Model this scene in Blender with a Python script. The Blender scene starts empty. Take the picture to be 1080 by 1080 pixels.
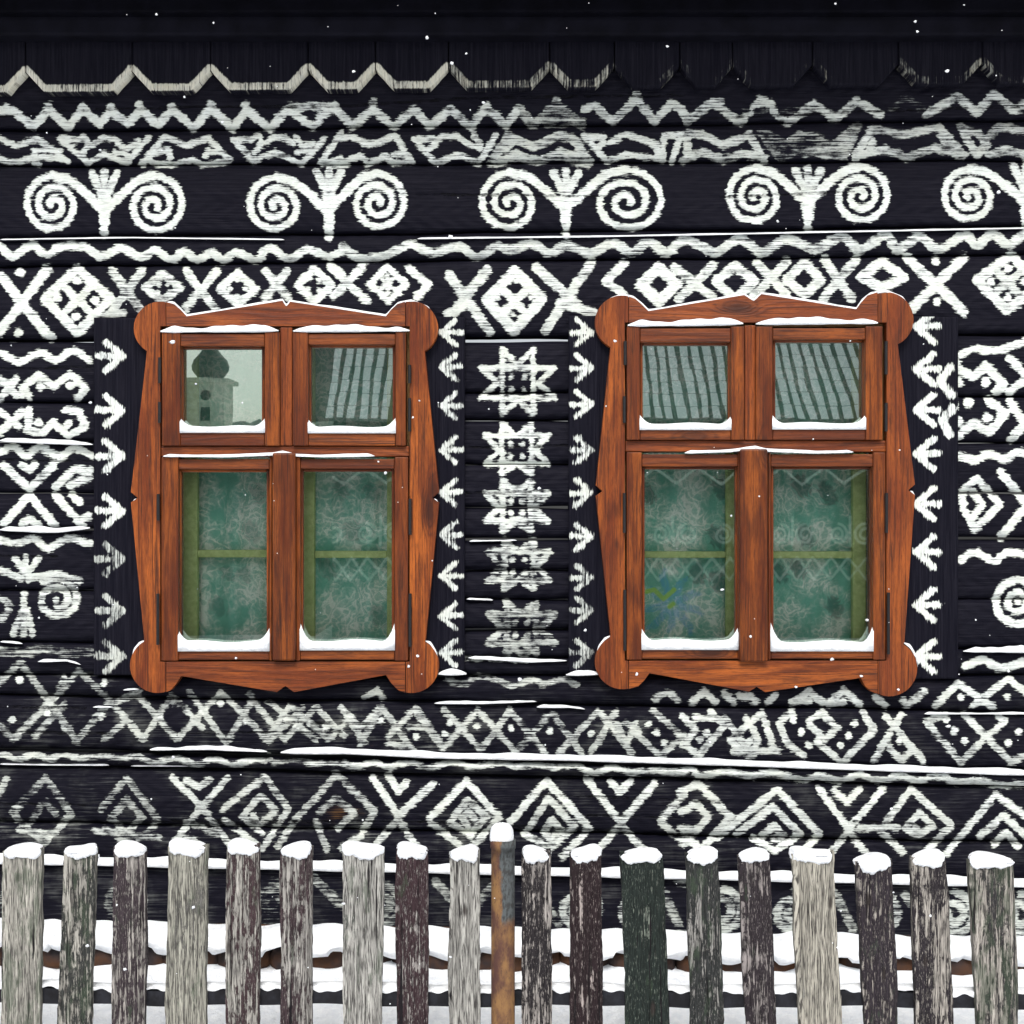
import bpy, math, random
import numpy as np
from mathutils import Vector
R = math.radians
random.seed(7); rng = np.random.default_rng(7)
SC = bpy.context.scene; COL = SC.collection

# ------------------------------------------------------------------ camera, sky, sun, exposure
CZ, D, K = 1.5, 4.0, 0.003            # eye height, distance to the wall, metres per photo pixel on the wall
cam = bpy.data.cameras.new('camera'); co = bpy.data.objects.new('camera', cam); COL.objects.link(co)
co.location = (0, -D, CZ); co.rotation_euler = (R(90), 0, 0)
cam.sensor_width = 36; cam.lens = 36 * D / (1080 * K); cam.clip_start = 0.05; cam.clip_end = 2000
SC.camera = co
w = bpy.data.worlds.new('World'); SC.world = w; w.use_nodes = True
nt = w.node_tree; bg = nt.nodes['Background']
sky = nt.nodes.new('ShaderNodeTexSky'); sky.sky_type = 'NISHITA'; sky.sun_disc = False
sky.sun_elevation = R(48); sky.sun_rotation = R(170); sky.dust_density = 4; sky.air_density = 1.0
hs = nt.nodes.new('ShaderNodeHueSaturation'); hs.inputs['Saturation'].default_value = 0.28
nt.links.new(sky.outputs[0], hs.inputs['Color']); nt.links.new(hs.outputs[0], bg.inputs[0]); bg.inputs[1].default_value = 0.105
sl = bpy.data.lights.new('sun', 'SUN'); so = bpy.data.objects.new('sun', sl); COL.objects.link(so)
sl.energy = 1.8; sl.angle = R(20); sl.color = (1, 0.97, 0.93)
so.rotation_euler = (R(42), 0, R(-10)); so.location = (0, -5, 8)
SC.view_settings.view_transform = 'Standard'; SC.view_settings.look = 'None'
SC.view_settings.exposure = 0.62; SC.view_settings.gamma = 1

# ------------------------------------------------------------------ small helpers
def WX(px, y=0.0): return (px - 540) * K * (D + y) / D
def WZ(py, y=0.0): return CZ + (540 - py) * K * (D + y) / D
def V3(px, py, y): return (WX(px, y), y, WZ(py, y))

class N:
    """a tiny node writer"""
    def __init__(s, name):
        s.m = bpy.data.materials.new(name); s.m.use_nodes = True; s.t = s.m.node_tree
        s.t.nodes.clear(); s.out = s.t.nodes.new('ShaderNodeOutputMaterial')
    def put(s, sock, v):
        if v is None: return
        if isinstance(v, bpy.types.NodeSocket): s.t.links.new(v, sock)
        else:
            if hasattr(sock.default_value, '__len__') and len(sock.default_value) == 4 and len(v) == 3: v = (*v, 1)
            sock.default_value = v
    def node(s, typ, ins=None, **kw):
        n = s.t.nodes.new(typ)
        for k, v in kw.items(): setattr(n, k, v)
        for k, v in (ins or {}).items(): s.put(n.inputs[k], v)
        return n
    def obj(s): return s.node('ShaderNodeTexCoord').outputs['Object']
    def uv(s): return s.node('ShaderNodeTexCoord').outputs['UV']
    def attr(s, name): return s.node('ShaderNodeAttribute', attribute_name=name).outputs['Fac']
    def map(s, vec, scale=(1, 1, 1), loc=(0, 0, 0)):
        return s.node('ShaderNodeMapping', {'Vector': vec, 'Scale': scale, 'Location': loc}).outputs[0]
    def noise(s, vec, scale=1.0, detail=4.0, rough=0.55, dist=0.0):
        return s.node('ShaderNodeTexNoise', {'Vector': vec, 'Scale': scale, 'Detail': detail, 'Roughness': rough, 'Distortion': dist}).outputs['Fac']
    def math(s, op, a, b=None, c=None):
        n = s.node('ShaderNodeMath', operation=op); s.put(n.inputs[0], a); s.put(n.inputs[1], b); s.put(n.inputs[2], c); return n.outputs[0]
    def rng(s, v, a, b, c=0.0, d=1.0, smooth=True):
        return s.node('ShaderNodeMapRange', {'Value': v, 'From Min': a, 'From Max': b, 'To Min': c, 'To Max': d},
                      interpolation_type='SMOOTHSTEP' if smooth else 'LINEAR').outputs[0]
    def mix(s, f, a, b):
        n = s.node('ShaderNodeMix', data_type='RGBA'); s.put(n.inputs[0], f); s.put(n.inputs[6], a); s.put(n.inputs[7], b); return n.outputs[2]
    def bump(s, h, strength=0.5, dist=0.004):
        return s.node('ShaderNodeBump', {'Height': h, 'Strength': strength, 'Distance': dist}).outputs[0]
    def pbr(s, col, rough=0.6, normal=None, spec=0.4, **kw):
        p = s.node('ShaderNodeBsdfPrincipled', {'Base Color': col, 'Roughness': rough, 'Specular IOR Level': spec})
        for k, v in kw.items(): s.put(p.inputs[k], v)
        if normal is not None: s.t.links.new(normal, p.inputs['Normal'])
        s.t.links.new(p.outputs[0], s.out.inputs[0]); return s.m

def mat_painted(name, vertical=False, brown=0.0, rag=1.0, tint=(0.83, 0.88, 0.86)):
    """near-black log wood with lime-white brush strokes carried by the mesh's paint attribute (signed distance)"""
    n = N(name); o = n.obj()
    a, c = (1, 1) if not vertical else (0, 0)
    def sc(al, ac): return (ac, 1, al) if vertical else (al, 1, ac)
    fine = n.noise(n.map(o, sc(22, 260)), 1, 4, 0.6)
    mid = n.noise(n.map(o, sc(30, 75)), 1, 3, 0.6)
    streak = n.noise(n.map(o, sc(5, 190)), 1, 5, 0.62, 0.4)
    patch = n.noise(o, 9, 4, 0.6)
    d = n.attr('paint'); wear = n.attr('wear')
    e = n.math('ADD', d, n.math('MULTIPLY', n.math('MULTIPLY_ADD', fine, 13.0 * rag, -6.5 * rag), n.rng(n.noise(o, 14, 3, .5), .35, .65, .25, 1.0)))
    e = n.math('ADD', e, n.math('MULTIPLY_ADD', mid, 8.0 * rag, -3.6 * rag - .15))
    m_edge = n.rng(e, -0.7, 0.9)
    chips = n.noise(n.map(o, sc(34, 95), (2, 0, 6)), 1, 5, 0.68)
    cov = n.math('ADD', n.math('ADD', n.math('MULTIPLY', streak, 0.46), n.math('MULTIPLY', patch, 0.28)), n.math('MULTIPLY', chips, 0.26))
    T = n.math('MULTIPLY_ADD', wear, 0.25, 0.352)
    m_cov = n.rng(n.math('SUBTRACT', cov, T), -0.05, 0.06)
    m = n.math('MULTIPLY', m_edge, m_cov)
    m = n.math('MULTIPLY', m, n.math('MULTIPLY_ADD', n.math('MULTIPLY', wear, wear), -0.62, 1.0))
    # rain-washed lime film smeared along the grain where the paint is old
    film = n.math('MULTIPLY', n.rng(n.math('ADD', n.math('MULTIPLY', streak, .5), n.math('MULTIPLY', patch, .5)), 0.5, 0.72), n.attr('film'))
    m = n.math('MAXIMUM', m, n.math('MULTIPLY', film, 0.26))
    fleck = n.rng(n.noise(n.map(o, sc(16, 330), (5, 0, 2)), 1, 4, .65), .56, .66)
    m = n.math('MULTIPLY', m, n.math('SUBTRACT', 1.0, n.math('MULTIPLY', fleck, n.math('MULTIPLY_ADD', wear, .8, .34))))
    crack = n.rng(n.math('ADD', n.attr('crack'), n.math('MULTIPLY_ADD', mid, 3.0, -1.5)), -0.5, 0.6)
    m = n.math('MULTIPLY', m, n.math('SUBTRACT', 1.0, crack))
    wood = n.mix(n.rng(streak, 0.35, 0.75), (0.0026, 0.0026, 0.0068), (0.0105, 0.0100, 0.0165))
    bp = n.rng(n.noise(n.map(o, sc(3.0, 9), (3.1, 0, 7.7)), 1, 4, 0.6), 0.66, 0.76)
    wood = n.mix(n.math('MULTIPLY', n.math('MULTIPLY', bp, n.rng(streak, .42, .62)), n.math('ADD', n.attr('film'), brown)), wood, (0.17, 0.085, 0.028))
    wood = n.mix(crack, wood, (0.002, 0.002, 0.003))
    tone = n.mix(n.rng(patch, 0.3, 0.7), tint, (tint[0] * .84, tint[1] * .83, tint[2] * .77))
    tone = n.mix(n.math('MULTIPLY', n.rng(chips, .5, .66), .45), tone, (.40, .42, .40))
    tone = n.mix(n.math('MULTIPLY', wear, n.rng(mid, .35, .7)), tone, (0.42, 0.46, 0.43))
    col = n.mix(m, wood, tone)
    h = n.math('ADD', n.math('MULTIPLY', streak, 1.0), n.math('MULTIPLY', fine, 0.5))
    h = n.math('SUBTRACT', h, n.math('MULTIPLY', crack, 2.5))
    h = n.math('ADD', h, n.math('MULTIPLY', m, 0.25))
    return n.pbr(col, n.mix(m, (0.62,) * 3, (0.85,) * 3), n.bump(h, 0.6, 0.005), 0.075)

def mat_varnish(name, dark=1.0):
    """orange-brown varnished pine; U runs along the grain in metres"""
    n = N(name); u = n.uv()
    kn = n.node('ShaderNodeTexVoronoi', {'Vector': n.map(u, (2.6, 8.0, 1)), 'Scale': 1.0, 'Randomness': 1.0}).outputs['Distance']
    knot = n.rng(kn, 0.03, 0.26, 1.0, 0.0)
    v = n.node('ShaderNodeSeparateXYZ', {0: u}).outputs[1]
    warp = n.noise(n.map(u, (0.9, 9, 1)), 1, 3, 0.5)
    ph = n.math('ADD', n.math('MULTIPLY', v, 150.0), n.math('MULTIPLY', warp, 62.0))
    ph = n.math('ADD', ph, n.math('MULTIPLY', knot, 16.0))
    ring = n.math('POWER', n.math('MULTIPLY_ADD', n.math('SINE', ph), 0.5, 0.5), 2.2)
    streak = n.noise(n.map(u, (3.2, 230, 1)), 1, 8, 0.75, 0.2)
    pores = n.noise(n.map(u, (30, 700, 1)), 1, 3, 0.6)
    patch = n.noise(n.map(u, (2.4, 14, 1)), 1, 5, 0.65)
    tone = n.noise(n.map(u, (.21, .27, 1)), 1, 0, 0.5)
    base = n.mix(n.rng(patch, 0.30, 0.66), (0.42 * dark, 0.110 * dark, 0.018 * dark), (0.12 * dark, 0.023 * dark, 0.006 * dark))
    base = n.mix(n.rng(tone, .35, .65, 0, .6), base, (0.19 * dark, 0.044 * dark, 0.012 * dark))
    f = n.math('MULTIPLY', ring, n.rng(streak, 0.30, 0.60))
    col = n.mix(n.math('MULTIPLY', f, 0.74), base, (0.060 * dark, 0.013 * dark, 0.005 * dark))
    col = n.mix(n.math('MULTIPLY', n.rng(streak, 0.52, 0.61), 0.85), col, (0.035, 0.009, 0.005))
    col = n.mix(n.math('MULTIPLY', n.rng(pores, 0.5, 0.62), 0.55), col, (0.05, 0.013, 0.006))
    col = n.mix(n.math('MULTIPLY', knot, 0.85), col, (0.03, 0.009, 0.005))
    dirt = n.rng(n.noise(n.map(u, (2.5, 34, 1), (9, 4, 0)), 1, 8, 0.75), 0.54, 0.67)
    col = n.mix(n.math('MULTIPLY', dirt, 0.7), col, (0.016, 0.008, 0.006))
    h = n.math('ADD', n.math('MULTIPLY', ring, .35), n.math('ADD', streak, n.math('MULTIPLY', pores, .5)))
    return n.pbr(col, n.rng(streak, .3, .7, .30, .55), n.bump(h, 0.45, 0.003), 0.22)

def mat_plain(name, col, rough=0.7, var=0.3, scale=30, bump=0.2, spec=0.3, col2=None, metallic=0.0):
    n = N(name); o = n.obj()
    f = n.noise(o, scale, 5, 0.6)
    c2 = col2 or tuple(c * (1 - var) for c in col)
    return n.pbr(n.mix(n.rng(f, .32, .68), col, c2), rough, n.bump(f, bump, 0.004), spec, Metallic=metallic)

def mat_snow(name='snow'):
    n = N(name); o = n.obj()
    a = n.noise(o, 38, 5, 0.6); b = n.noise(o, 420, 2, 0.5)
    h = n.math('ADD', n.math('MULTIPLY', a, 1.0), n.math('MULTIPLY', b, 0.2))
    return n.pbr(n.mix(n.rng(a, .3, .7), (0.88, 0.90, 0.92), (0.77, 0.80, 0.84)), 0.65, n.bump(h, 0.8, 0.012), 0.2)

def mat_picket(name, bare, paint, cover, moss=0.1, seed=0.0, grey=0.35):
    bare = tuple(b * .84 for b in bare); g_ = sum(paint) / 3; paint = tuple(p * .42 + g_ * .26 for p in paint)
    n = N(name); u = n.map(n.uv(), (1, 1, 1), (seed * 3.7, seed * 1.3, 0))
    st = n.noise(n.map(u, (4.5, 120, 1)), 1, 6, 0.68, 0.5)
    fine = n.noise(n.map(u, (22, 380, 1)), 1, 3, 0.6)
    pt = n.noise(n.map(u, (4, 13, 1), (5, 2, 0)), 1, 5, 0.65)
    chip = n.noise(n.map(u, (34, 90, 1), (1, 8, 0)), 1, 5, 0.7)
    cv = n.math('ADD', n.math('ADD', n.math('MULTIPLY', st, .34), n.math('MULTIPLY', pt, .36)), n.math('MULTIPLY', chip, .30))
    t = 0.5 + (0.5 - cover) * 0.30
    pm = n.rng(cv, t - 0.012, t + 0.012)
    wood = n.mix(n.rng(st, 0.32, 0.66), bare, tuple(b * grey for b in bare))
    wood = n.mix(n.math('MULTIPLY', n.rng(fine, .45, .62), .9), wood, (0.03, 0.027, 0.027))
    pc = n.mix(n.rng(fine, .35, .7), paint, tuple(p * .4 for p in paint))
    scr = n.noise(n.map(u, (60, 520, 1), (3, 3, 0)), 1, 3, .7)
    pc = n.mix(n.math('MULTIPLY', n.rng(scr, .57, .66), n.rng(pt, .36, .62)), pc, tuple(b * .75 for b in bare))
    col = n.mix(pm, wood, pc)
    mo = n.rng(n.noise(n.map(u, (9, 30, 1), (4, 4, 0)), 1, 5, 0.7), 0.66 - moss * .35, 0.76 - moss * .35)
    col = n.mix(n.math('MULTIPLY', mo, 0.5), col, (0.045, 0.068, 0.042))
    ck = n.rng(n.noise(n.map(u, (2.2, 70, 1), (7, 1, 0)), 1, 5, 0.65), 0.615, 0.645)
    col = n.mix(ck, col, (0.012, 0.01, 0.012))
    kd = n.node('ShaderNodeTexVoronoi', {'Vector': n.map(u, (5, 16, 1), (2, 9, 0)), 'Scale': 1.0}).outputs['Distance']
    kn = n.rng(kd, .05, .13, 1, 0); col = n.mix(n.math('MULTIPLY', kn, .85), col, (0.03, 0.024, 0.022))
    h = n.math('SUBTRACT', n.math('ADD', st, n.math('MULTIPLY', fine, .5)), n.math('ADD', ck, kn))
    h = n.math('ADD', h, n.math('MULTIPLY', pm, .3))
    return n.pbr(col, 0.8, n.bump(h, 0.9, 0.005), 0.12)

def mat_rust():
    n = N('rusty_iron'); u = n.uv()
    a = n.noise(n.map(u, (9, 20, 1)), 1, 6, 0.65); b = n.noise(n.map(u, (60, 120, 1)), 1, 4, 0.6)
    c = n.noise(n.map(u, (3.5, 6, 1), (2, 5, 0)), 1, 4, 0.6)
    col = n.mix(n.rng(a, .38, .62), (0.215, 0.115, 0.045), (0.075, 0.033, 0.026))
    col = n.mix(n.math('MULTIPLY', n.rng(b, .5, .7), .7), col, (0.06, 0.028, 0.022))
    z = n.node('ShaderNodeSeparateXYZ', {0: u}).outputs[0]
    vv = n.node('ShaderNodeSeparateXYZ', {0: u}).outputs[1]
    gp = n.math('MULTIPLY', n.rng(n.math('ADD', n.math('MULTIPLY', c, 0.16), z), 0.535, 0.565), n.rng(n.math('ADD', vv, n.math('MULTIPLY_ADD', a, .05, -.025)), -.008, -.001))   # patch of old grey paint near the top
    col = n.mix(gp, col, n.mix(n.rng(b, .4, .62), (0.075, 0.085, 0.088), (0.035, 0.036, 0.036)))
    return n.pbr(col, .8, n.bump(n.math('ADD', a, n.math('MULTIPLY', b, .5)), .6, .003), .3)

def mat_glass(GLASS):
    n = N('window_glass'); o = n.obj()
    h = n.noise(n.map(o, (3.0, 1, 2.0)), 1, 2, 0.5)
    nm = n.bump(h, 0.11, 0.0035)
    gl = n.node('ShaderNodeBsdfGlossy', {'Color': (0.80, 0.92, 0.84, 1), 'Roughness': 0.004, 'Normal': nm})
    tr = n.node('ShaderNodeBsdfTransparent', {'Color': (0.95, 0.985, 0.965, 1)})
    fr = n.node('ShaderNodeFresnel', {'IOR': 1.5, 'Normal': nm}).outputs[0]
    f = n.math('MULTIPLY_ADD', fr, 1.0, GLASS)
    mx = n.node('ShaderNodeMixShader', {0: f, 1: tr.outputs[0], 2: gl.outputs[0]})
    n.t.links.new(mx.outputs[0], n.out.inputs[0]); return n.m

def mat_curtain(name):
    n = N(name); o = n.obj()
    w_ = n.node('ShaderNodeTexNoise', {'Vector': o, 'Scale': 9.0, 'Detail': 3.0}).outputs['Color']
    ow = n.node('ShaderNodeMix', data_type='VECTOR', ins={0: 0.06, 4: o, 5: w_}).outputs[1]
    v1 = n.node('ShaderNodeTexVoronoi', {'Vector': ow, 'Scale': 42.0}, feature='DISTANCE_TO_EDGE').outputs['Distance']
    vein = n.rng(v1, 0.0, 0.10, 1.0, 0.0)
    scroll = n.math('MULTIPLY_ADD', n.math('SINE', n.math('MULTIPLY', n.noise(ow, 7, 3, .5), 95.0)), .5, .5)
    cloud = n.noise(o, 9, 5, .62)
    weave = n.noise(n.map(o, (240, 1, 240)), 1, 2, .6)
    d = n.attr('paint')
    leaf = n.math('MULTIPLY', n.rng(n.math('ADD', d, n.math('MULTIPLY_ADD', scroll, 4, -2)), -2.5, 2.0), .8)
    f = n.math('ADD', n.math('MULTIPLY', vein, .55), n.math('MULTIPLY', n.rng(scroll, .55, .95), .75))
    f = n.math('MULTIPLY', f, n.rng(cloud, .34, .62))
    f = n.math('ADD', f, n.rng(cloud, .38, .66, .05, .62))
    f = n.math('MULTIPLY', f, n.rng(weave, .3, .6, .55, 1.0))
    col = n.mix(f, (0.21, 0.55, 0.46), (1.0, 1.0, 0.98))
    col = n.mix(n.math('MULTIPLY', n.math('MULTIPLY', leaf, n.attr('wear')), .85), col, (0.07, 0.15, 0.14))
    bl = n.math('ADD', n.attr('film'), n.math('MULTIPLY_ADD', weave, 6, -3))
    bl = n.math('MULTIPLY', n.rng(bl, -1, 1.5), n.rng(scroll, .1, .6, .55, 1))
    col = n.mix(n.math('MULTIPLY', bl, .5), col, (0.10, 0.40, 0.85))
    lf = n.rng(n.attr('crack'), -1, 1)
    col = n.mix(n.math('MULTIPLY', lf, .8), col, (0.5, 0.75, 0.1))
    return n.pbr(col, .9, n.bump(f, .3, .003), .1)

M = {}
M['log'] = mat_painted('painted_log_wood')
M['board'] = mat_painted('painted_board_wood', True)
M['eave'] = mat_painted('painted_eave_wood', True, rag=.4, tint=(0.74, 0.72, 0.62))
M['varnish'] = mat_varnish('varnished_pine')
M['varnish_dark'] = mat_varnish('varnished_pine_dark', 0.62)
M['varnish_sash'] = mat_varnish('varnished_pine_sash', 0.74)
M['glass'] = mat_glass(0.30); M['glass_low'] = mat_glass(0.15)
M['snow'] = mat_snow()
M['iron'] = mat_plain('black_iron', (0.012, 0.011, 0.012), .5, .4, 80, .3)
M['green'] = mat_plain('green_paint', (0.76, 0.80, 0.38), .55, .45, 60, .3, .3, (0.56, 0.62, 0.26))
M['reveal'] = mat_plain('reveal_wood', (0.36, 0.20, 0.075), .7, .4, 25, .3)
M['beam'] = mat_plain('eave_beam_wood', (0.006, 0.006, 0.011), .7, .5, 12, .4, .06)
M['beam2'] = mat_plain('eave_plate_wood', (0.003, 0.003, 0.006), .7, .5, 12, .4, .04)
M['stone'] = mat_plain('plinth_stone', (0.030, 0.026, 0.028), .85, .4, 11, .8, .1, (0.085, 0.040, 0.021))
M['rail'] = mat_plain('wet_rail_wood', (0.024, 0.025, 0.031), .75, .5, 30, .6, .06, (0.014, 0.014, 0.016))
M['rust'] = mat_rust()
M['roofing'] = mat_plain('dark_roofing', (0.085, 0.10, 0.09), .8, .4, 5, .3)
M['stucco'] = mat_plain('tower_stucco', (0.42, 0.45, 0.37), .85, .35, 2, .2)
M['copper'] = mat_plain('dome_sheet', (0.07, 0.10, 0.085), .5, .3, 3, .2)
M['farwood'] = mat_plain('opposite_house_wood', (0.008, 0.008, 0.010), .8, .3, 5, .2)

# ------------------------------------------------------------------ mesh plumbing
def link(name, verts, quads, mat, parent=None, smooth=False, uvs=None, attrs=None):
    me = bpy.data.meshes.new(name)
    verts = np.asarray(verts, dtype=np.float32)
    if isinstance(quads, np.ndarray):
        nf = len(quads); me.vertices.add(len(verts)); me.vertices.foreach_set('co', verts.ravel())
        me.loops.add(nf * 4); me.loops.foreach_set('vertex_index', quads.astype(np.int32).ravel())
        me.polygons.add(nf); me.polygons.foreach_set('loop_start', np.arange(0, nf * 4, 4, dtype=np.int32))
        me.update(calc_edges=True); me.validate()
    else:
        me.from_pydata([tuple(map(float, v)) for v in verts], [], quads); me.update()
    if smooth: me.polygons.foreach_set('use_smooth', np.ones(len(me.polygons), dtype=bool))
    if uvs is not None:
        l = me.uv_layers.new(name='UVMap'); flat = np.asarray(uvs, dtype=np.float32).ravel()
        l.data.foreach_set('uv', flat)
    for k, v in (attrs or {}).items():
        a = me.attributes.new(k, 'FLOAT', 'POINT'); a.data.foreach_set('value', np.asarray(v, dtype=np.float32).ravel())
    me.materials.append(mat)
    o = bpy.data.objects.new(name, me); COL.objects.link(o)
    if parent: o.parent = parent
    return o
def empty(name, loc=(0, 0, 0)):
    o = bpy.data.objects.new(name, None); o.empty_display_size = .1; COL.objects.link(o); o.location = loc; return o
def tag(o, label=None, cat=None, group=None, kind=None):
    if label: o['label'] = label
    if cat: o['category'] = cat
    if group: o['group'] = group
    if kind: o['kind'] = kind
    return o
def bevel(o, w_=0.003, seg=2):
    b = o.modifiers.new('bevel', 'BEVEL'); b.width = w_; b.segments = seg; b.limit_method = 'ANGLE'; b.angle_limit = R(40); return o

class MB:
    """collects boxes and prisms with a grain-aligned UV"""
    def __init__(s): s.v = []; s.f = []; s.uv = []
    def add(s, vs, fs, grain='x', off=None):
        off = off or (random.uniform(0, 40), random.uniform(0, 40)); b = len(s.v); s.v += [tuple(p) for p in vs]
        for f in fs:
            s.f.append([b + i for i in f])
            for i in f:
                x, y, z = vs[i]
                s.uv.append((z + off[0], x + y * 1.1 + off[1]) if grain == 'z' else (x + off[0], z + y * 1.1 + off[1]))
    def box(s, x0, x1, y0, y1, z0, z1, grain='x'):
        vs = [(x, y, z) for z in (z0, z1) for y in (y0, y1) for x in (x0, x1)]
        s.add(vs, [(0, 1, 5, 4), (1, 3, 7, 5), (3, 2, 6, 7), (2, 0, 4, 6), (4, 5, 7, 6), (2, 3, 1, 0)], grain)
    def bar(s, px0, px1, py0, py1, yf, yb, grain='x'):
        """a bar whose front face spans the given photo-scale rectangle at depth yf"""
        s.box(WX(px0, yf), WX(px1, yf), yf, yb, WZ(py1, yf), WZ(py0, yf), grain)
    def prism(s, pts, yf, yb, grain='x'):
        """pts: outline in wall pixels, any order; extruded from yf (front) back to yb"""
        P = [(WX(x, yf), WZ(y, yf)) for x, y in pts]
        ar = sum(P[i][0] * P[(i + 1) % len(P)][1] - P[(i + 1) % len(P)][0] * P[i][1] for i in range(len(P)))
        if ar < 0: P = P[::-1]
        n = len(P); vs = [(x, yf, z) for x, z in P] + [(x, yb, z) for x, z in P]
        fs = [tuple(range(n)), tuple(range(2 * n - 1, n - 1, -1))] + [(i + n, (i + 1) % n + n, (i + 1) % n, i) for i in range(n)]
        s.add(vs, fs, grain)
    def build(s, name, mat, parent=None):
        return link(name, s.v, s.f, mat, parent, uvs=s.uv)

def grid_faces(r, c):
    i = np.arange(r * c).reshape(r, c)
    return np.stack([i[:-1, :-1], i[:-1, 1:], i[1:, 1:], i[1:, :-1]], -1).reshape(-1, 4)
def wobble(x, seed, amp, scales=(0.013, 0.031, 0.07)):
    r = np.random.default_rng(seed); o = 0
    for k, s_ in enumerate(scales): o = o + np.sin(x * s_ * r.uniform(.7, 1.3) + r.uniform(0, 6.3)) / (k + 1)
    return amp * o * .6

# ------------------------------------------------------------------ brush strokes (photo-scale pixels on the wall)
ST = {'wall': [], 'board': [], 'eave': [], 'crack': [], 'far': [], 'leaf': [], 'blue': [], 'sprig': [], 'smear': []}
def smooth_line(p):
    p = np.asarray(p, float); q = np.vstack([2 * p[0] - p[1], p, 2 * p[-1] - p[-2]]); out = []
    for i in range(1, len(q) - 2):
        for t in np.linspace(0, 1, 6, endpoint=False):
            out.append(.5 * (2 * q[i] + (q[i + 1] - q[i - 1]) * t + (2 * q[i - 1] - 5 * q[i] + 4 * q[i + 1] - q[i + 2]) * t * t + (3 * q[i] - q[i - 1] - 3 * q[i + 1] + q[i + 2]) * t ** 3))
    out.append(q[-2]); return np.array(out)
def S(tr, wd, wear, txt, curve=False, layer='wall'):
    x0, y0, s = tr
    for line in txt.split(';'):
        p = [tuple(map(float, q.split(','))) for q in line.split()]
        if not p: continue
        p = np.array(p) * s + (x0, y0)
        if curve and len(p) > 2: p = smooth_line(p)
        ST[layer].append((p, wd * s / 2, wear))
def spiral(cx, cy, r0, r1, turns, a0, dr, wd, wear, ax=1.0, layer='wall'):
    t = np.linspace(0, 1, int(26 * turns) + 2); a = a0 + dr * 2 * math.pi * turns * t; r = r0 + (r1 - r0) * t
    ST[layer].append((np.stack([cx + ax * r * np.cos(a), cy + r * np.sin(a)], -1), wd / 2, wear))
def field(layer, px, py, lo=-14.0):
    """signed distance (pixels, positive inside a stroke) and the wear of the nearest stroke"""
    x = px.ravel(); y = py.ravel(); d = np.full(x.shape, lo); wr = np.zeros(x.shape)
    x0, x1, y0, y1 = x.min(), x.max(), y.min(), y.max()
    for p, hw, wear in ST[layer]:
        m = hw + 14
        if p[:, 0].max() + m < x0 or p[:, 0].min() - m > x1 or p[:, 1].max() + m < y0 or p[:, 1].min() - m > y1: continue
        ids = np.where((x > p[:, 0].min() - m) & (x < p[:, 0].max() + m) & (y > p[:, 1].min() - m) & (y < p[:, 1].max() + m))[0]
        if not len(ids): continue
        X, Y = x[ids], y[ids]; best = np.full(X.shape, 1e9)
        segs = zip(p[:-1], p[1:]) if len(p) > 1 else [(p[0], p[0])]
        for a, b in segs:
            dx, dy = b - a; L = dx * dx + dy * dy
            t = np.clip(((X - a[0]) * dx + (Y - a[1]) * dy) / L, 0, 1) if L > 0 else 0
            best = np.minimum(best, np.hypot(X - a[0] - t * dx, Y - a[1] - t * dy))
        v = hw - best; up = v > d[ids]; d[ids[up]] = v[up]; wr[ids[up]] = wear
    return d, wr

A_, B_, C_ = (0, 0, 1 / 3), (360, 0, 1 / 3), (720, 0, 1 / 3)
# zigzag under the eave
S(A_, 25, .28, "0,350 40,350 105,402 155,345 215,404 262,345 318,394 350,350 405,392 445,345 500,397 545,345 612,406 668,342 737,407 780,347 855,408 910,345 990,402 1045,340 1080,360")
S(A_, 26, .35, "20,340; 155,338; 262,338; 350,338; 440,330 ; 543,338; 668,330; 775,332; 915,340 1060,335")
S(B_, 25, .38, "0,362 35,400 100,345 165,402 230,345 280,402 345,345 410,402 460,338 520,397 560,345")
S(B_, 28, .62, "560,340 605,395; 610,395 680,330 760,395; 640,370 730,370; 650,390 760,385; 655,350 700,350")
S(B_, 25, .45, "770,345 800,335 860,385 935,310 990,385 1045,325 1080,350; 100,322; 680,318; 935,296")
S(C_, 26, .45, "0,350 15,385 95,325 180,388 250,318 330,388 415,330 485,377 550,320 625,362; 770,362 870,305 930,357 985,298 1050,350 1080,330; 80,330 120,325; 245,315 280,330")
S(C_, 22, .8, "660,345 705,305 760,350; 200,350 280,345; 300,360 360,350")
# trapezoid band
S(A_, 18, .34, "0,440 50,462 120,438 215,512; 0,503 35,515 105,502 125,520; 110,515 110,478 150,472 190,480; 130,495 205,505;190,440 280,515 330,487 400,515 470,435; 200,438 245,442 265,432 280,452 262,485; 290,458 325,437 365,442 380,460 400,470 440,448; 365,482 405,488; 450,515 520,432 590,462 660,437 728,510; 455,520 480,492 530,470 540,500; 480,517 540,522 610,505 640,520 720,512; 650,492 660,477 700,482; 738,440 800,512 870,482 955,518 1025,440; 745,442 790,442 820,430 830,455 805,482; 840,452 870,432 905,437 930,455; 935,432 955,462 990,455; 940,482 985,472; 1015,515 1080,420; 1020,520 1080,500")
S(B_, 19, .36, "0,440 25,430 90,460 170,430 222,510; 0,515 60,492 85,520 140,492 165,515 220,510; -20,520 20,520; 165,492 200,485; 230,440 300,515 370,490 435,518 490,425; 240,440 290,440 300,455 275,475; 290,455 320,432 370,432 400,455 440,468; 420,430 440,460; 770,430 840,512 900,490 1000,500; 780,432 830,432 830,450 810,472; 850,450 900,427 950,440 1000,460 1000,500; 1015,510 1022,430 1080,425; 1045,515 1070,440")
S(B_, 28, .5, "475,515 530,432 610,465 680,432 730,437 785,512; 490,518 550,488 620,513 680,490 780,518; 530,500 560,495; 690,480 760,500; 520,470 540,450")
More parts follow.
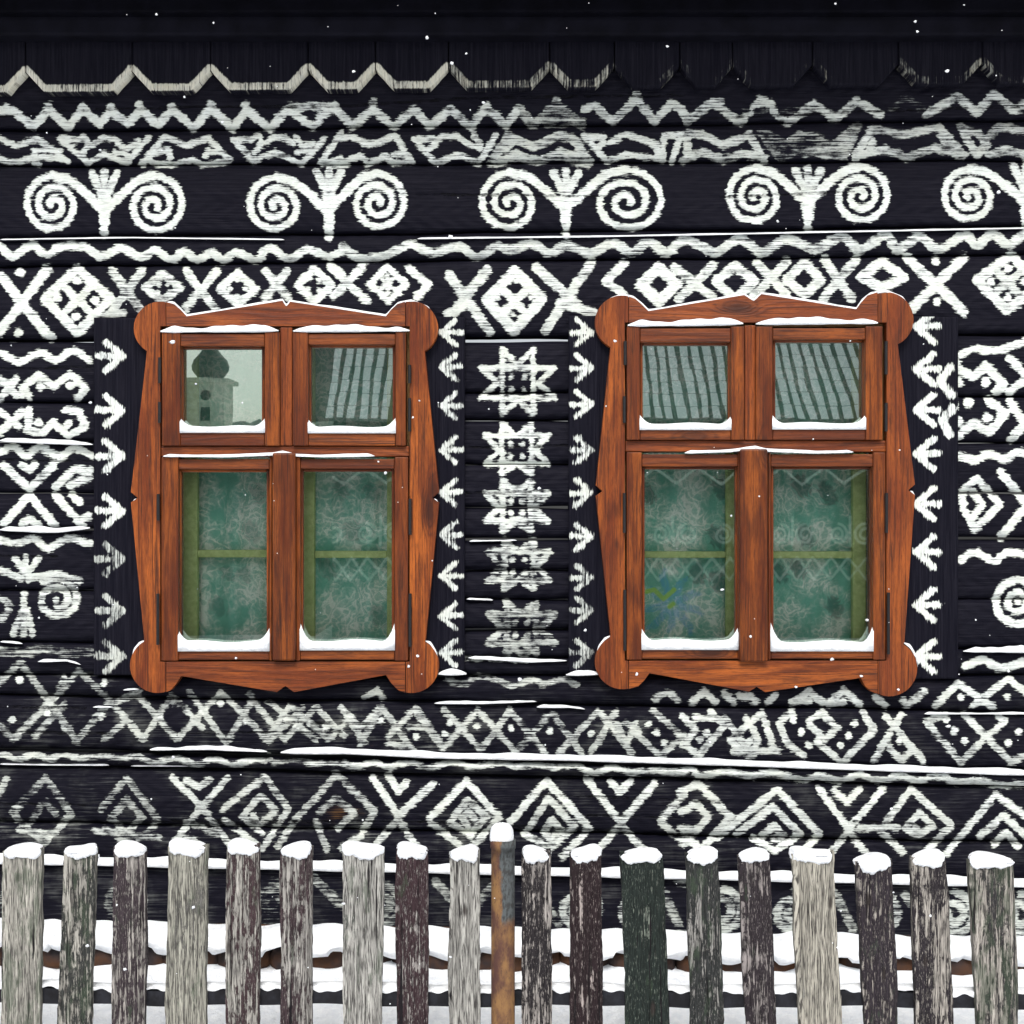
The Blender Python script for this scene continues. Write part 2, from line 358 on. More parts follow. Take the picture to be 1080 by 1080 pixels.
S(C_, 25, .48, "0,435 20,422 60,425 130,460 210,427 258,505; 0,508 60,480 130,508 190,485 258,500; 15,440 15,500")
S(C_, 30, .62, "250,420 310,498 390,470 450,490 510,493 550,400; 270,430 330,460 370,430 430,440 470,470 540,410; 350,480 500,470")
S(C_, 25, .46, "545,498 600,407 700,427 810,402 890,492; 560,490 640,472 710,498 800,467 870,488; 880,402 930,490 962,460 935,420 890,412; 960,440 1000,402 1080,412; 970,490 1020,472 1080,488; 600,450 590,480; 820,430 850,470")
# spirals with a tulip between
def tulip(cx, top, bot, wl, h):
    b = (0, 0, 1)
    S(b, 8, .3, f"{cx},{top} {cx},{top+26}; {cx-13},{top+2} {cx-2},{top+24}; {cx+13},{top+2} {cx+2},{top+24}; {cx},{top+3}")
    S(b, 14, .25, f"{cx},{top+28} {cx},{top+40}"); S(b, 11, .22, f"{cx},{top+36} {cx},{bot-12}"); S(b, 8, .22, f"{cx},{top+50} {cx},{bot}")
def arm(cx, cy, sx, sy, ex, ey):      # from the stem over to the top of a spiral
    p = smooth_line([(sx, sy), (sx + (ex - sx) * .3, sy - (sy - ey) * .42), (sx + (ex - sx) * .66, ey + 5), (ex, ey)])
    ST['wall'].append((p, 4.6, .22))
for (lx, ly, lr, lax, rx, ry, rr, rax, sx, top, bot) in (
        (56, 216, 31, .98, 163, 217, 32, 1.0, 110, 181, 247), (291, 217, 30, 1.02, 398, 214, 31, 1.0, 347, 179, 250),
        (538, 214, 32, 1.02, 661, 213, 34, 1.18, 597, 180, 247), (797, 208, 31, 1.0, 907, 207, 31, 1.02, 852, 178, 241),
        (1023, 207, 29, 1.03, 1126, 206, 30, 1.0, 1082, 173, 240)):
    tulip(sx, top, bot, 0, 0)
    spiral(lx, ly, lr, 3, 2.3, -math.pi / 2, -1, 6.9, .25, lax); arm(lx, ly, sx - 3, ly + 4, lx, ly - lr)
    spiral(rx, ry, rr, 3, 2.3, -math.pi / 2, 1, 6.9, .22, rax); arm(rx, ry, sx + 3, ry + 4, rx, ry - rr)
# wave
S(A_, 25, .3, "-20,795 0,780 40,812 100,775 145,805 195,780 265,782 320,812 385,785 445,815 490,792 545,822 580,795 625,822 670,800 705,822 755,800 810,822 855,785 915,820 970,790 1040,812 1080,795", True)
S(B_, 27, .42, "0,780 65,818 140,808 215,775 290,800 370,780 430,813 490,780 540,790 600,770 660,800 710,777 790,805", True)
S(C_, 29, .4, "-290,805 -220,770 -160,800 -110,765 -50,800 0,760 60,780 105,800 180,755 250,800 330,755 420,790 500,747 560,790 640,745 680,790 750,750 810,790 890,745 930,775 980,740 1030,775 1080,740", True)
# crosses and lozenges
S(A_, 29, .28, "0,872 160,1070; 150,852 0,1048; 245,850 350,945 245,1052 140,945 245,850"); S(A_, 24, .3, "190,897 298,998; 298,900 190,1000")
S(A_, 28, .2, "65,862; 60,1052; 243,888; 183,942; 302,950; 240,1000"); S(A_, 26, .42, "355,855 440,975; 450,855 350,990; 330,1000 390,990")
S(A_, 25, .38, "515,868 570,910 515,952 460,910 515,868; 590,858 680,975; 685,858 588,975; 840,858 912,942; 908,858 838,945"); S(A_, 16, .35, "502,900; 532,900; 500,925; 535,925")
S(A_, 24, .3, "752,862 808,915 752,962 695,915 752,862; 995,850 1050,902 995,955 940,902 995,850; 1060,850 1085,870; 1060,930 1085,915")
S(A_, 17, .3, "750,885; 727,912; 776,912; 750,938; 980,880; 1008,885; 975,915; 1010,918")
S(B_, 25, .3, "-35,845 80,952; 65,845 -25,935; 215,850 275,900 238,940"); S(B_, 21, .25, "145,845 205,898 150,952 90,900 145,845"); S(B_, 14, .35, "128,880 170,920; 165,880 125,915; 145,870 148,930")
S(B_, 30, .4, "340,870 470,1050; 460,855 355,990; 618,848 770,985; 790,832 645,1045"); S(B_, 34, .3, "550,858 635,945 545,1045 460,950 550,858"); S(B_, 27, .3, "500,905 592,1000; 598,905 500,1000")
S(B_, 15, .3, "495,942; 553,888; 600,940; 545,995"); S(B_, 27, .35, "895,832 838,890 890,928; 690,960 800,990; 335,995 400,960"); S(B_, 34, .3, "1005,848 1062,898 1005,955 948,900 1005,848")
S(C_, 28, .4, "-25,845 95,942; 95,840 -12,945; 235,832 330,935; 330,828 222,940; 450,822 535,945; 548,822 445,945"); S(C_, 29, .36, "165,840 228,890 165,945 105,890 165,840; 385,832 440,885 385,932 328,885 385,832"); S(C_, 30, .28, "632,828 700,878 630,912 565,875 632,828")
S(C_, 30, .3, "710,815 890,985; 888,815 728,975; 1040,808 1130,900 1025,982 932,886 1040,808"); S(C_, 25, .22, "800,825; 805,955; 975,890 ; 1030,850; 1030,940; 1080,890"); S(C_, 24, .42, "985,850 1075,940; 1080,850 980,935")
# left log panel
D_ = (0, 300, 1 / 2.572)
S(D_, 19, .25, "-20,200 0,185 50,210 110,185 150,205 200,180 242,207", True); S(D_, 20, .3, "62,300 60,280 105,245 145,278 190,243 232,280 212,310; 62,280 80,305; 80,340 75,395 115,405 145,375 185,410 232,385 215,345 180,340; 0,255 45,300; 0,310 45,255; 0,345 50,385; 0,400 60,345")
S(D_, 24, .25, "110,277; 190,273; 105,375; 185,380"); S(D_, 19, .28, "-20,450 0,455 40,440 70,465 110,440 160,470 200,445 250,465", True)
S(D_, 21, .3, "10,490 80,555 145,490; 60,490 80,502 95,490; 150,550 200,503 245,505; 190,545 240,522; 10,648 80,572 150,655; 150,572 225,655; 60,650 80,637 100,650; 195,570 215,590; 215,640 240,630"); S(D_, 19, .35, "-20,690 50,702 90,688 130,716 180,690 245,702", True)
S(D_, 17, .42, "70,740 70,782; 40,742 65,780; 105,742 76,780; 65,840 65,950; 63,880 35,948; 72,880 88,948"); S(D_, 18, .4, "60,800 20,780 -10,775; 75,800 120,788 160,788 215,805", True)
spiral(60, 632, 23, 8, 1.6, -2.2, 1, 7.2, .42, 1.08); spiral(-2, 640, 17, 6, 1.2, -2.2, -1, 7, .5); S(D_, 16, .4, "152,855"); S(D_, 24, .66, "-20,995 60,1000 120,990 180,1000 245,997", True)
# centre stars
E_ = (440, 300, 1 / 2.5727)
def star(cx, cy, a, b, wx, wd, wear):
    S(E_, wd, wear, f"{cx-a},{cy-b} {cx-a},{cy+b*.9}; {cx+a},{cy-b} {cx+a},{cy+b*.9}; {cx-a},{cy-b} {cx},{cy-b*.55} {cx+a},{cy-b}; {cx-a},{cy+b*.9} {cx},{cy+b*.5} {cx+a},{cy+b*.9}; "
      f"{cx-wx},{cy-a} {cx+wx},{cy-a}; {cx-wx},{cy+a*.95} {cx+wx},{cy+a*.95}; {cx-wx},{cy-a} {cx-wx*.55},{cy} {cx-wx},{cy+a*.95}; {cx+wx},{cy-a} {cx+wx*.55},{cy} {cx+wx},{cy+a*.95}")
    q = a * .42; S(E_, wd * 1.05, wear, f"{cx-q},{cy-q}; {cx+q},{cy-q}; {cx-q},{cy+q}; {cx+q},{cy+q}")
star(273, 268, 42, 92, 100, 14, .4); star(270, 450, 40, 72, 86, 14, .32); star(270, 605, 38, 72, 84, 16, .36); star(276, 765, 40, 70, 84, 15, .46); star(283, 935, 40, 72, 90, 17, .56)
S(E_, 17, .6, "250,975 290,1010 330,960; 240,1000 300,960"); S(E_, 10, .4, "130,1015 300,1022")
# right log panel
F_ = (900, 300, 1 / 2.5727)
S(F_, 20, .3, "290,190 330,175 390,180 470,152", True); S(F_, 24, .25, "280,212 232,268 265,300 275,330 240,365 252,405 287,410; 285,230 325,250 360,222 408,270 385,292; 300,395 328,377 370,402 412,350 380,327 365,312")
S(F_, 27, .2, "358,266; 312,322; 365,362; 285,265; 285,370"); S(F_, 23, .28, "425,200 470,248; 425,290 470,255; 425,318 470,385; 428,420 470,375"); S(F_, 22, .25, "290,465 330,476 370,460 410,475 440,457 470,460", True)
S(F_, 20, .28, "335,527 398,597 330,665 298,605 295,560 335,527; 325,562 350,597 322,635"); S(F_, 22, .25, "400,510 470,595; 400,685 470,600"); S(F_, 20, .25, "290,748 330,727 380,750 420,727 470,735", True)
spiral(1073, 635, 23, 23, 1, 0, 1, 8, .25); spiral(1073, 635, 10, 10, 1, 0, 1, 7, .25); S(F_, 21, .25, "305,1035 350,1020 400,1040 470,1022", True); S(F_, 18, .3, "445,862")
# arrows on the upright boards
def arrow(tr, x, y, dr, ln, hd, wd, wear):
    S(tr, wd, wear, f"{x},{y} {x-dr*ln},{y+random.uniform(-3,3)}; {x},{y} {x-dr*hd},{y-hd*.85}; {x},{y} {x-dr*hd},{y+hd*.85}", layer='board')
for y in (195, 342, 465, 615, 745, 885, 1010): arrow(D_, 332, y, 1, 68, 46, 17, .28 if y < 700 else .55)
for y in (130, 225, 330, 450, 565, 680, 790, 900, 1000): arrow(E_, 64, y, -1, 56, 40, 12.5, .38)
for y in (130, 225, 325, 450, 565, 685, 795, 885, 1000): arrow(E_, 472, y, 1, 54, 40, 13, .34 if y < 700 else .5)
for y in (115, 230, 340, 460, 595, 725, 870, 1010): arrow(F_, 170, y, -1, 62, 48, 17, .26)
S(F_, 22, .3, "236,262 262,225; 240,270 268,300; 270,335 242,368; 245,375 262,408", layer='board')
# bands under the windows
G_, H_, I_ = (0, 680, 1 / 3), (360, 680, 1 / 3), (720, 680, 1 / 3)
S(G_, 19, .56, "65,55 190,228 245,310; 65,55 -60,180 40,302 190,150 250,82 330,160 450,292; 240,310 330,195 440,150; 110,290 205,190; 330,300 400,240; 185,140 205,105")
S(G_, 18, .53, "440,165 560,300 700,150 850,305 960,200; 400,240 450,300 545,160 ; 600,150 715,310 800,175 900,300; 545,160 640,262; 850,180 1000,300; 840,300 920,192 1040,300 1090,250; 900,300 1000,197 1090,290; 790,155 800,175")
S(G_, 23, .38, "62,112; 40,238; 505,232; 548,180; 640,215; 697,184; 775,238; 935,262; 1030,262; 905,235; 320,225; 205,265; 150,215; 330,120; 980,250")
S(G_, 40, .86, "150,215 400,225; 850,270 1080,260; 200,95 400,120", layer='smear')
S(H_, 18.8, 0.50, "0,200 60,262 120,205; 60,310 130,200 225,330; 20,232 75,310; 150,290 235,200 325,325; 320,325 230,205; 320,330 430,207 490,270 552,340 665,215 762,345; 325,205 442,332 535,207 600,290 645,340; 690,342 812,210; 820,215 920,345; 870,212 790,340; 870,250 905,310 930,250; 930,280 1010,352 1085,285; 985,207 1080,290; 900,245 940,275; 75,165 115,145 132,168; 990,175 1030,147 1065,175; 150,310 200,320; 215,260 280,262")
S(H_, 20.5, 0.34, "430,260; 538,265; 660,273; 790,280; 970,250; 998,278; 1022,308; 125,240; 237,290; 327,282; 345,248"); S(H_, 18.0, 0.58, "335,110 390,125 430,100 490,110 540,130 610,110 640,125 700,108 745,128", True)
S(H_, 70, .9, "30,230 200,290; 780,250 1000,240; 0,290 300,310", layer='smear')
S(I_, 21.3, 0.35, "30,180 70,147 102,180; 130,155 162,182; 180,162 215,168 232,182; 270,182 292,160; 350,182 400,147 445,185; 460,187 510,145 560,190; 610,165 640,190; 710,190 765,150; 800,195 870,122 982,197; 920,190 1030,108 1085,152; 345,182 400,178; 460,190 508,180")
S(I_, 20.5, 0.41, "0,225 42,270 0,318; 0,310 50,352 130,258 90,212; 130,230 222,350; 250,217 150,302 210,357 242,300 200,232; 255,230 290,330; 345,212 305,248 330,312 382,352; 400,242 440,212 490,262 450,300 400,250; 425,305 500,372; 570,212 605,270 515,362; 690,220 605,367; 640,225 762,367; 655,325 692,365 722,340; 830,222 770,242 880,372 960,292 1020,242 998,222; 890,220 1040,372 1085,350; 40,230 130,235; 160,340 300,335")
S(I_, 22.1, 0.29, "350,235; 375,275; 398,318; 545,250; 525,288; 500,320; 685,302; 835,237; 860,272; 893,305; 1062,275; 1030,310; 55,300; 75,280; 210,310; 880,165; 1025,165; 700,178")
S(G_, 18.8, 0.49, "-30,350 0,345 60,360 110,345 160,362 200,345 250,358 330,350 380,362 440,352 490,372 560,358 620,378 680,362 740,378 800,365 840,368; 850,352 870,370 930,362 1000,375 1085,368", True)
S(H_, 19.6, 0.39, "0,375 50,385 100,370 150,385 220,370 270,390 350,370 410,387 460,380 510,375 560,387 620,378 680,390 740,380 800,405 860,388 920,405 980,398 1040,402 1080,405", True)
S(I_, 20.5, 0.31, "0,402 30,395 60,415 140,400 200,415 280,405 330,417 390,427 430,415 500,430 560,410 620,430 690,415 740,430 810,415 870,435 930,430 1000,445 1090,440", True)
S(G_, 20.3, 0.57, "40,530 145,420 225,535 140,630 45,540; 100,560 140,492 175,535; -30,520 20,425; 320,520 400,422 500,555 420,645 330,580; 350,550 400,490 450,545 400,595 355,550; 60,585 170,600; 300,590 500,610")
S(G_, 19.5, 0.42, "545,420 640,515 740,650; 720,420 640,510 555,620; 590,428 630,452 665,425"); S(G_, 19.5, 0.46, "705,520 838,418 912,520 830,645 712,555; 830,595 765,545 825,477 872,525 820,572 800,540"); S(G_, 19.5, 0.53, "1062,415 930,560; 1010,530 1060,490 1100,520; 1062,415 1100,440; 1000,560 1035,650; 560,640 600,605 640,640; 930,560 880,640; 690,600 590,560")
S(G_, 70, .88, "0,580 240,590; 300,600 520,620; 530,580 720,590; 850,590 1080,600", layer='smear')
S(H_, 21.3, 0.47, "-20,405 105,525 60,605 0,645; -10,490 40,532 -10,580"); S(H_, 22.9, 0.31, "100,420 180,542 290,440; 150,412 180,465 205,435"); S(H_, 21.3, 0.48, "180,550 95,650; 180,550 245,650")
S(H_, 22.1, 0.29, "280,550 395,432 500,545"); S(H_, 21.3, 0.44, "500,545 400,655 285,565; 410,605 345,560 400,492 458,545 408,600; 400,575 380,545 405,530 422,550")
S(H_, 22.9, 0.29, "535,560 650,430 785,580"); S(H_, 21.3, 0.41, "580,600 655,485 738,575 660,645 585,600; 640,590 668,552 698,590 660,612 645,595; 785,580 700,670")
S(H_, 22.9, 0.31, "775,425 885,562 990,440; 850,430 880,467 915,432"); S(H_, 22.1, 0.44, "885,570 800,660; 885,570 965,660; 1010,560 1085,470; 1010,560 1085,630")
S(H_, 60, .88, "80,600 260,610; 280,600 480,620; 0,560 60,600", layer='smear')
S(I_, 22.9, 0.39, "-10,465 50,440 152,545 60,645 0,605; -5,530 40,502 82,542 40,592 -5,580"); S(I_, 22.1, 0.33, "110,610 290,465; 300,460 432,600 375,660; 170,600 285,512 372,600 292,652 220,610; 255,600 290,572 320,605 290,615")
S(I_, 21.3, 0.31, "430,455 525,582 632,458; 480,460 520,497 560,457"); S(I_, 21.3, 0.41, "525,590 465,660; 525,590 580,660; 640,565 722,457 850,572 770,655; 625,590 695,655; 745,605 705,580 750,532 792,572 752,600 735,580; 560,580 680,578")
S(I_, 21.3, 0.35, "835,660 990,475 1090,545; 940,605 1015,540 1085,605; 985,630 1025,590 1060,640"); S(I_, 50, .88, "0,600 150,620; 640,600 860,620", layer='smear')
# bottom log, seen between the pickets
for cx in (20, 130, 285, 400, 610, 672, 760, 836, 925, 1005, 1075):
    spiral(cx, 958 + (cx - 540) * .016, 24, 5, 1.8, -1.5, 1, 8, .72 if cx < 520 else .5)
S((0, 0, 1), 9, .65, "330,925 380,975; 460,930 500,975; 480,975 520,935; 560,935 590,975; 700,940 720,985; 716,930 745,935; 880,940 900,980; 955,945 985,985; 1040,945 1060,980")
# drying cracks (pixels)
S((0, 0, 1), 1.6, 0, "0,123 70,117 200,113 360,112; 360,112 500,103 720,100; 720,127 800,122 900,118 1080,112; 0,389 98,387; 0,485 98,486; 0,586 60,587; 0,863 60,866 165,868 330,868; 180,866 420,866 560,872; 490,472 600,470; 490,520 560,519; 1012,520 1080,521; 500,870 800,884 1080,889; 440,205 640,207; 760,208 900,202; 0,772 120,774 ; 200,773 360,772; 0,848 90,849; 560,838 760,846; 300,762 420,764; 0,745 90,747; 620,860 720,862; 900,866 1020,872", layer='crack')

# ------------------------------------------------------------------ the log house
house = tag(empty('log_house', (0, 0, 0.05)), 'black log house painted all over with white folk patterns, two brown windows', 'house')
house.location = (0, 0, 0)
EXT = 620                                            # the wall runs on this far beyond the photo's edges (px)
def mirror(px): return np.where(px > 1085, 2170 - px, np.where(px < -5, -10 - px, px))
def film_of(px, py): return np.clip((py - 700) / 60, 0, 1) * np.clip(1.15 - px / 1500, .45, 1)

def log(px0, px1, top, bot, prot=0.0, seed=0, bulge=0.013, name='log', step=1.5, ext=True):
    """one hewn log: its front face is a fine grid; top and bot give the seam's y at px 0 and px 1080"""
    inner = np.arange(max(px0, -8), min(px1, 1088) + .01, step)
    xs = inner
    if px0 < -8: xs = np.concatenate([np.arange(px0, -8, 4), xs])
    if px1 > 1088: xs = np.concatenate([xs, np.arange(1088 + 4, px1, 4)])
    f = xs / 1080
    yt = top[0] + (top[1] - top[0]) * f + wobble(xs, seed * 2 + int(top[0]) * 7, 1.1) + .7
    yb = bot[0] + (bot[1] - bot[0]) * f + wobble(xs, (seed + 1) * 2 + int(bot[0]) * 7, 1.1) - .7
    H = (yb - yt).mean(); nr = max(8, int(H / 1.5)); t = np.linspace(0, 1, nr)
    t = np.concatenate([[-.0], t, [1.0]])
    X, T = np.meshgrid(xs, t); PY = yt[None] + (yb - yt)[None] * T
    e = np.minimum(T, 1 - T) * H * K                                   # metres from the nearer edge
    rd = np.clip(1 - e / .016, 0, 1)
    y = -prot - bulge * (1 - (2 * T - 1) ** 2) + .016 * rd ** 2.2
    y = y + .0022 * (np.sin(X * .045 + seed) * np.sin(PY * .09 + seed * 2)) + .0012 * np.sin(X * .31 + 3 * np.sin(PY * .2) + seed)
    y[0] = .09; y[-1] = .09
    vs = np.stack([WX(X, 0) * (1 + y / D), y, CZ + (540 - PY) * K * (1 + y / D)], -1)
    vs[0, :, 2] = vs[1, :, 2]; vs[-1, :, 2] = vs[-2, :, 2]; vs[0, :, 0] = vs[1, :, 0]; vs[-1, :, 0] = vs[-2, :, 0]
    PX = mirror(X)
    d, wr = field('wall', PX, PY); ck, _ = field('crack', PX, PY, -6)
    sm, _ = field('smear', PX, PY)
    film = .45 * film_of(PX, PY).ravel() + np.clip(sm / 10 + .6, 0, 1)
    d = d.reshape(X.shape); d[0] = d[-1] = -14
    return link(name, vs.reshape(-1, 3), grid_faces(*X.shape)[:, ::-1].copy(), M['log'], house, True,
                attrs={'paint': d, 'wear': wr, 'crack': ck, 'film': film})
L, Rr = -EXT, 1080 + EXT
full = [((28, 24), (139.5, 128), .0, 1), ((139.5, 128), (175.5, 170), .004, 2), ((175.5, 170), (251, 239), .006, 3), ((251, 239), (281, 269), .002, 4), ((281, 269), (359, 353), .004, 5),
        ((712, 712), (733, 751), .002, 6), ((733, 751), (790, 811), .006, 7), ((793, 814), (806, 829), .026, 8), ((806, 829), (867, 888), .008, 9), ((867, 888), (907, 930), .010, 10), ((909, 932), (973, 992), .034, 11)]
for top, bot, pr, sd in full: log(L, Rr, top, bot, pr, sd)
def panel(px0, px1, seams, sd):
    for i in range(len(seams) - 1):
        a, b = seams[i], seams[i + 1]; log(px0, px1, (a, a), (b, b), .002 + .005 * (i % 2), sd + i * 3, .010)
panel(L, 112, [360, 424, 466, 520, 559, 623, 677, 712], 20); panel(478, 612, [360, 414, 443, 490, 535, 569, 601, 632, 664, 694, 712], 50); panel(1000, Rr, [354, 419, 467, 520, 568, 632, 684, 712], 80)

def upright(px0, px1, py0, py1, yf=-.028, yb=.05, mat='board', layer='board', name='side_board', bottom=None):
    xs = np.arange(px0, px1 + .01, 1.5); xs[-1] = px1
    yt = np.full(xs.shape, float(py0)); ybm = bottom(xs) if bottom else np.full(xs.shape, float(py1))
    nr = int((ybm.max() - py0) / 2.2); X, T = np.meshgrid(xs, np.linspace(0, 1, nr)); PY = yt + (ybm - yt) * T
    y = yf + .0012 * np.sin(X * .5 + PY * .01) + .001 * np.sin(PY * .05 + X * .1)
    X2 = np.pad(X, 1, 'edge'); P2 = np.pad(PY, 1, 'edge'); Y2 = np.pad(y, 1, constant_values=yb)
    F = 1 + np.pad(y, 1, 'edge') / D
    vs = np.stack([(X2 - 540) * K * F, Y2, CZ + (540 - P2) * K * F], -1)
    d, wr = field(layer, X2, P2); d = d.reshape(X2.shape); d[0] = d[-1] = -14; d[:, 0] = d[:, -1] = -14
    if layer == 'eave': d[-1] = d[-2]
    z = np.zeros(d.size)
    return link(name, vs.reshape(-1, 3), grid_faces(*X2.shape)[:, ::-1].copy(), M[mat], house, False, attrs={'paint': d, 'wear': wr, 'crack': z - 6, 'film': z})
upright(99, 166, 335, 712); upright(440, 490, 334, 707); upright(600, 652, 333, 708); upright(940, 1010.5, 334, 716)

# eave: tongues of vertical boards with chamfered ends, edged in white, under two beams
seams = [-270, -180, -75, 27, 139, 222, 325, 396, 473, 580, 648, 717, 773, 857, 948, 1036, 1120, 1210, 1300]
def flat_y(x): return 98 - 10 * x / 1080
for a, b in zip(seams[:-1], seams[1:]):
    c = min(20, (b - a) * .32)
    def bot(x, a=a, b=b, c=c): return flat_y(x) - 22 * np.clip(1 - np.minimum(x - a, b - x) / c, 0, 1)
    wr = .32 if b < 560 else (.62 if a < 600 else .97 if a < 900 else .8)
    o = 4.5
    S((0, 0, 1), 7.5, wr - .04, f"{a+1},{flat_y(a)-22-o+2} {a+c},{flat_y(a+c)-o}; {b-1},{flat_y(b)-22-o+2} {b-c},{flat_y(b-c)-o}", layer='eave')
    S((0, 0, 1), 7.5, wr + .08, f"{a+c},{flat_y(a+c)-o} {b-c},{flat_y(b-c)-o}", layer='eave')
    ob = upright(a + .6, b - .6, 30, 98, -.045 - random.uniform(0, .008), -.012, 'eave', 'eave', 'eave_board', bot)
b = MB(); b.bar(-L * -1, Rr, 14, 37, -.105, -.02); o = bevel(b.build('eave_beam', M['beam'], house), .008)
b = MB(); b.bar(L, Rr, -40, 13, -.14, -.02); o = bevel(b.build('eave_plate', M['beam2'], house), .008)
b = MB(); b.add([(-3.6, -.62, 3.28), (3.6, -.62, 3.28), (3.6, .4, 3.95), (-3.6, .4, 3.95), (-3.6, -.62, 3.34), (3.6, -.62, 3.34), (3.6, .4, 4.01), (-3.6, .4, 4.01)],
              [(0, 3, 2, 1), (4, 5, 6, 7), (0, 1, 5, 4), (1, 2, 6, 5), (2, 3, 7, 6), (3, 0, 4, 7)]); b.build('roof', M['beam2'], house)

# ------------------------------------------------------------------ snow helpers
def snow_strip(pts, th, dep, yb, parent, seed=0, taper=True, name='snow', over=.25):
    """a ledge of snow: pts = underside line in px, th = thickness in px, from yb outward by dep"""
    p = np.asarray(pts, float); L_ = np.abs(np.diff(p[:, 0])).sum() + np.abs(np.diff(p[:, 1])).sum()
    n = max(8, int(L_ / 2.5)); s = np.concatenate([[0], np.cumsum(np.hypot(*np.diff(p, axis=0).T))]); q = np.linspace(0, s[-1], n)
    x = np.interp(q, s, p[:, 0]); y = np.interp(q, s, p[:, 1]); u = np.linspace(0, 1, n)
    h = th * (.85 + wobble(q * 4, seed + 3, .35 if L_ < 160 else .16)) ; h = np.maximum(h, th * .35)
    if taper: h = h * np.clip(np.minimum(u, 1 - u) * max(L_ / (th * 2.2), 2), .06, 1) ** .6
    k = 8; a = np.linspace(0, math.pi, k)
    rows = []
    for i in range(n):
        for aj in a:
            yy = yb - dep * (.5 + .5 * math.cos(aj)) ** .7; zz = y[i] - h[i] * math.sin(aj) ** .55 + h[i] * over * (1 if math.cos(aj) > .3 else 0)
            rows.append(V3(x[i], zz, yy))
    f = grid_faces(n, k); v = np.array(rows)
    caps = [tuple(range(k - 1, -1, -1)), tuple(range((n - 1) * k, n * k))]
    return v, [tuple(q_) for q_ in f] + caps + [(i * k, (i + 1) * k, (i + 1) * k + k - 1, i * k + k - 1) for i in range(n - 1)]
def snows(lst, parent, name='snow'):
    for v, f in lst: link(name, v, f, M['snow'], parent, True)

# snow lying on the log ledges
sl_ = []
for k, (pts, th, dep) in enumerate([
        ([(L, 908), (0, 909), (540, 921), (1080, 934), (Rr, 940)], 10, .05), ([(158, 791), (220, 790), (282, 793)], 4, .03), ([(296, 794), (360, 794), (470, 799), (600, 801), (760, 806), (900, 811), (1090, 817)], 6.5, .035),
        ([(0, 806), (50, 807), (115, 807)], 2.2, .012), ([(138, 808), (200, 808)], 1.6, .01), ([(458, 742), (510, 742), (566, 740)], 2.6, .012), ([(566, 746), (600, 746), (617, 748)], 3, .012), ([(975, 753), (1090, 753)], 2, .01), ([(40, 698), (70, 697), (85, 701)], 3, .015),
        ([(0, 465), (45, 467), (98, 469)], 4, .02), ([(0, 559), (60, 561), (95, 557)], 5, .018), ([(0, 677), (24, 679)], 2, .014), ([(494, 694), (560, 698), (598, 697)], 3.4, .018), ([(495, 571), (545, 570)], 1.6, .01), ([(492, 632), (520, 633)], 1.6, .01),
        ([(1016, 687), (1090, 687)], 6, .022), ([(440, 252), (620, 250), (780, 247), (1080, 241)], 1.7, .012), ([(0, 253), (60, 252), (140, 251), (300, 253)], 1.4, .010), ([(98, 746), (120, 746)], 2, .01),
        ([(462, 711), (492, 711)], 7, .035), ([(597, 712), (634, 711)], 7, .035), ([(130, 728), (147, 727)], 2, .01)]):
    yb = -.002 if pts[0][1] < 900 else -.012
    sl_.append(snow_strip(pts, th, dep + .012, yb, house, k))
snows(sl_, house)

# plinth of rough stones under the bottom log, lumpy snow over it
def blob(c, r, seed, nu=14, nv=9, rough=.18, pw=1.0):
    rr = np.random.default_rng(seed); ph = rr.uniform(0, 6.28, 6); v = []
    for j in range(nv):
        t = math.pi * j / (nv - 1) - math.pi / 2
        for i in range(nu):
            a = 2 * math.pi * i / nu; n_ = 1 + rough * (math.sin(2 * a + ph[0]) * math.cos(t + ph[1]) + .6 * math.sin(3 * a + 2 * t + ph[2]) + .35 * math.sin(5 * a - 3 * t + ph[3]))
            ct, st = math.cos(t), math.sin(t); e = lambda q: math.copysign(abs(q) ** pw, q)
            v.append((c[0] + r[0] * n_ * e(ct) * e(math.cos(a)), c[1] + r[1] * n_ * e(ct) * e(math.sin(a)), c[2] + r[2] * n_ * e(st)))
    f = [(j * nu + i, j * nu + (i + 1) % nu, (j + 1) * nu + (i + 1) % nu, (j + 1) * nu + i) for j in range(nv - 1) for i in range(nu)]
    return v, f
b_v, b_f = [], []
x = -3.3; k = 0
while x < 3.3:
    wd = random.uniform(.09, .17); zc = WZ(1010 + 12 * (x / 3.24 + .5), -.10) ; v, f = blob((x + wd / 2, -.065, zc), (wd * .56, .05, .042), k, 12, 8, .10, .75)
    b0 = len(b_v); b_v += v; b_f += [tuple(i + b0 for i in q) for q in f]; x += wd; k += 1
b0 = len(b_v); b_v += [(-3.4, -.03, -.3), (3.4, -.03, -.3), (3.4, -.03, .22), (-3.4, -.03, .22)]; b_f.append((b0, b0 + 1, b0 + 2, b0 + 3))
plinth = link('plinth', b_v, b_f, M['stone'], house, True)
n = 900; xs = np.linspace(-3.35, 3.35, n); pxs = xs / K / .97 + 540
top = WZ(978 + 18 * pxs / 1080 + wobble(pxs, 5, 1.6, (.03, .09, .17)), -.11)
lump = wobble(pxs, 9, 1.0, (.07, .13, .24)); bite = np.clip((lump - .12) * 3, 0, .45)
low = WZ(1004 + 15 * pxs / 1080 + wobble(pxs, 12, 1.8, (.05, .11, .2)), -.13) + bite * .035
rows = [];
for t in np.linspace(0, 1, 9):
    yy = -.01 - .145 * math.sin(min(t * 1.25, 1) * math.pi / 2) + (.03 * max(0, t - .8) / .2); zz = top + (low - top) * max(0, (t - .12) / .88) ** 1.5 + .006 * np.sin(xs * 43 + t * 7)
    rows.append(np.stack([xs, np.full(n, yy) + .012 * np.sin(xs * 31 + 4 * t), zz], -1))
rows.append(np.stack([xs, np.full(n, -.03), low + .004], -1))
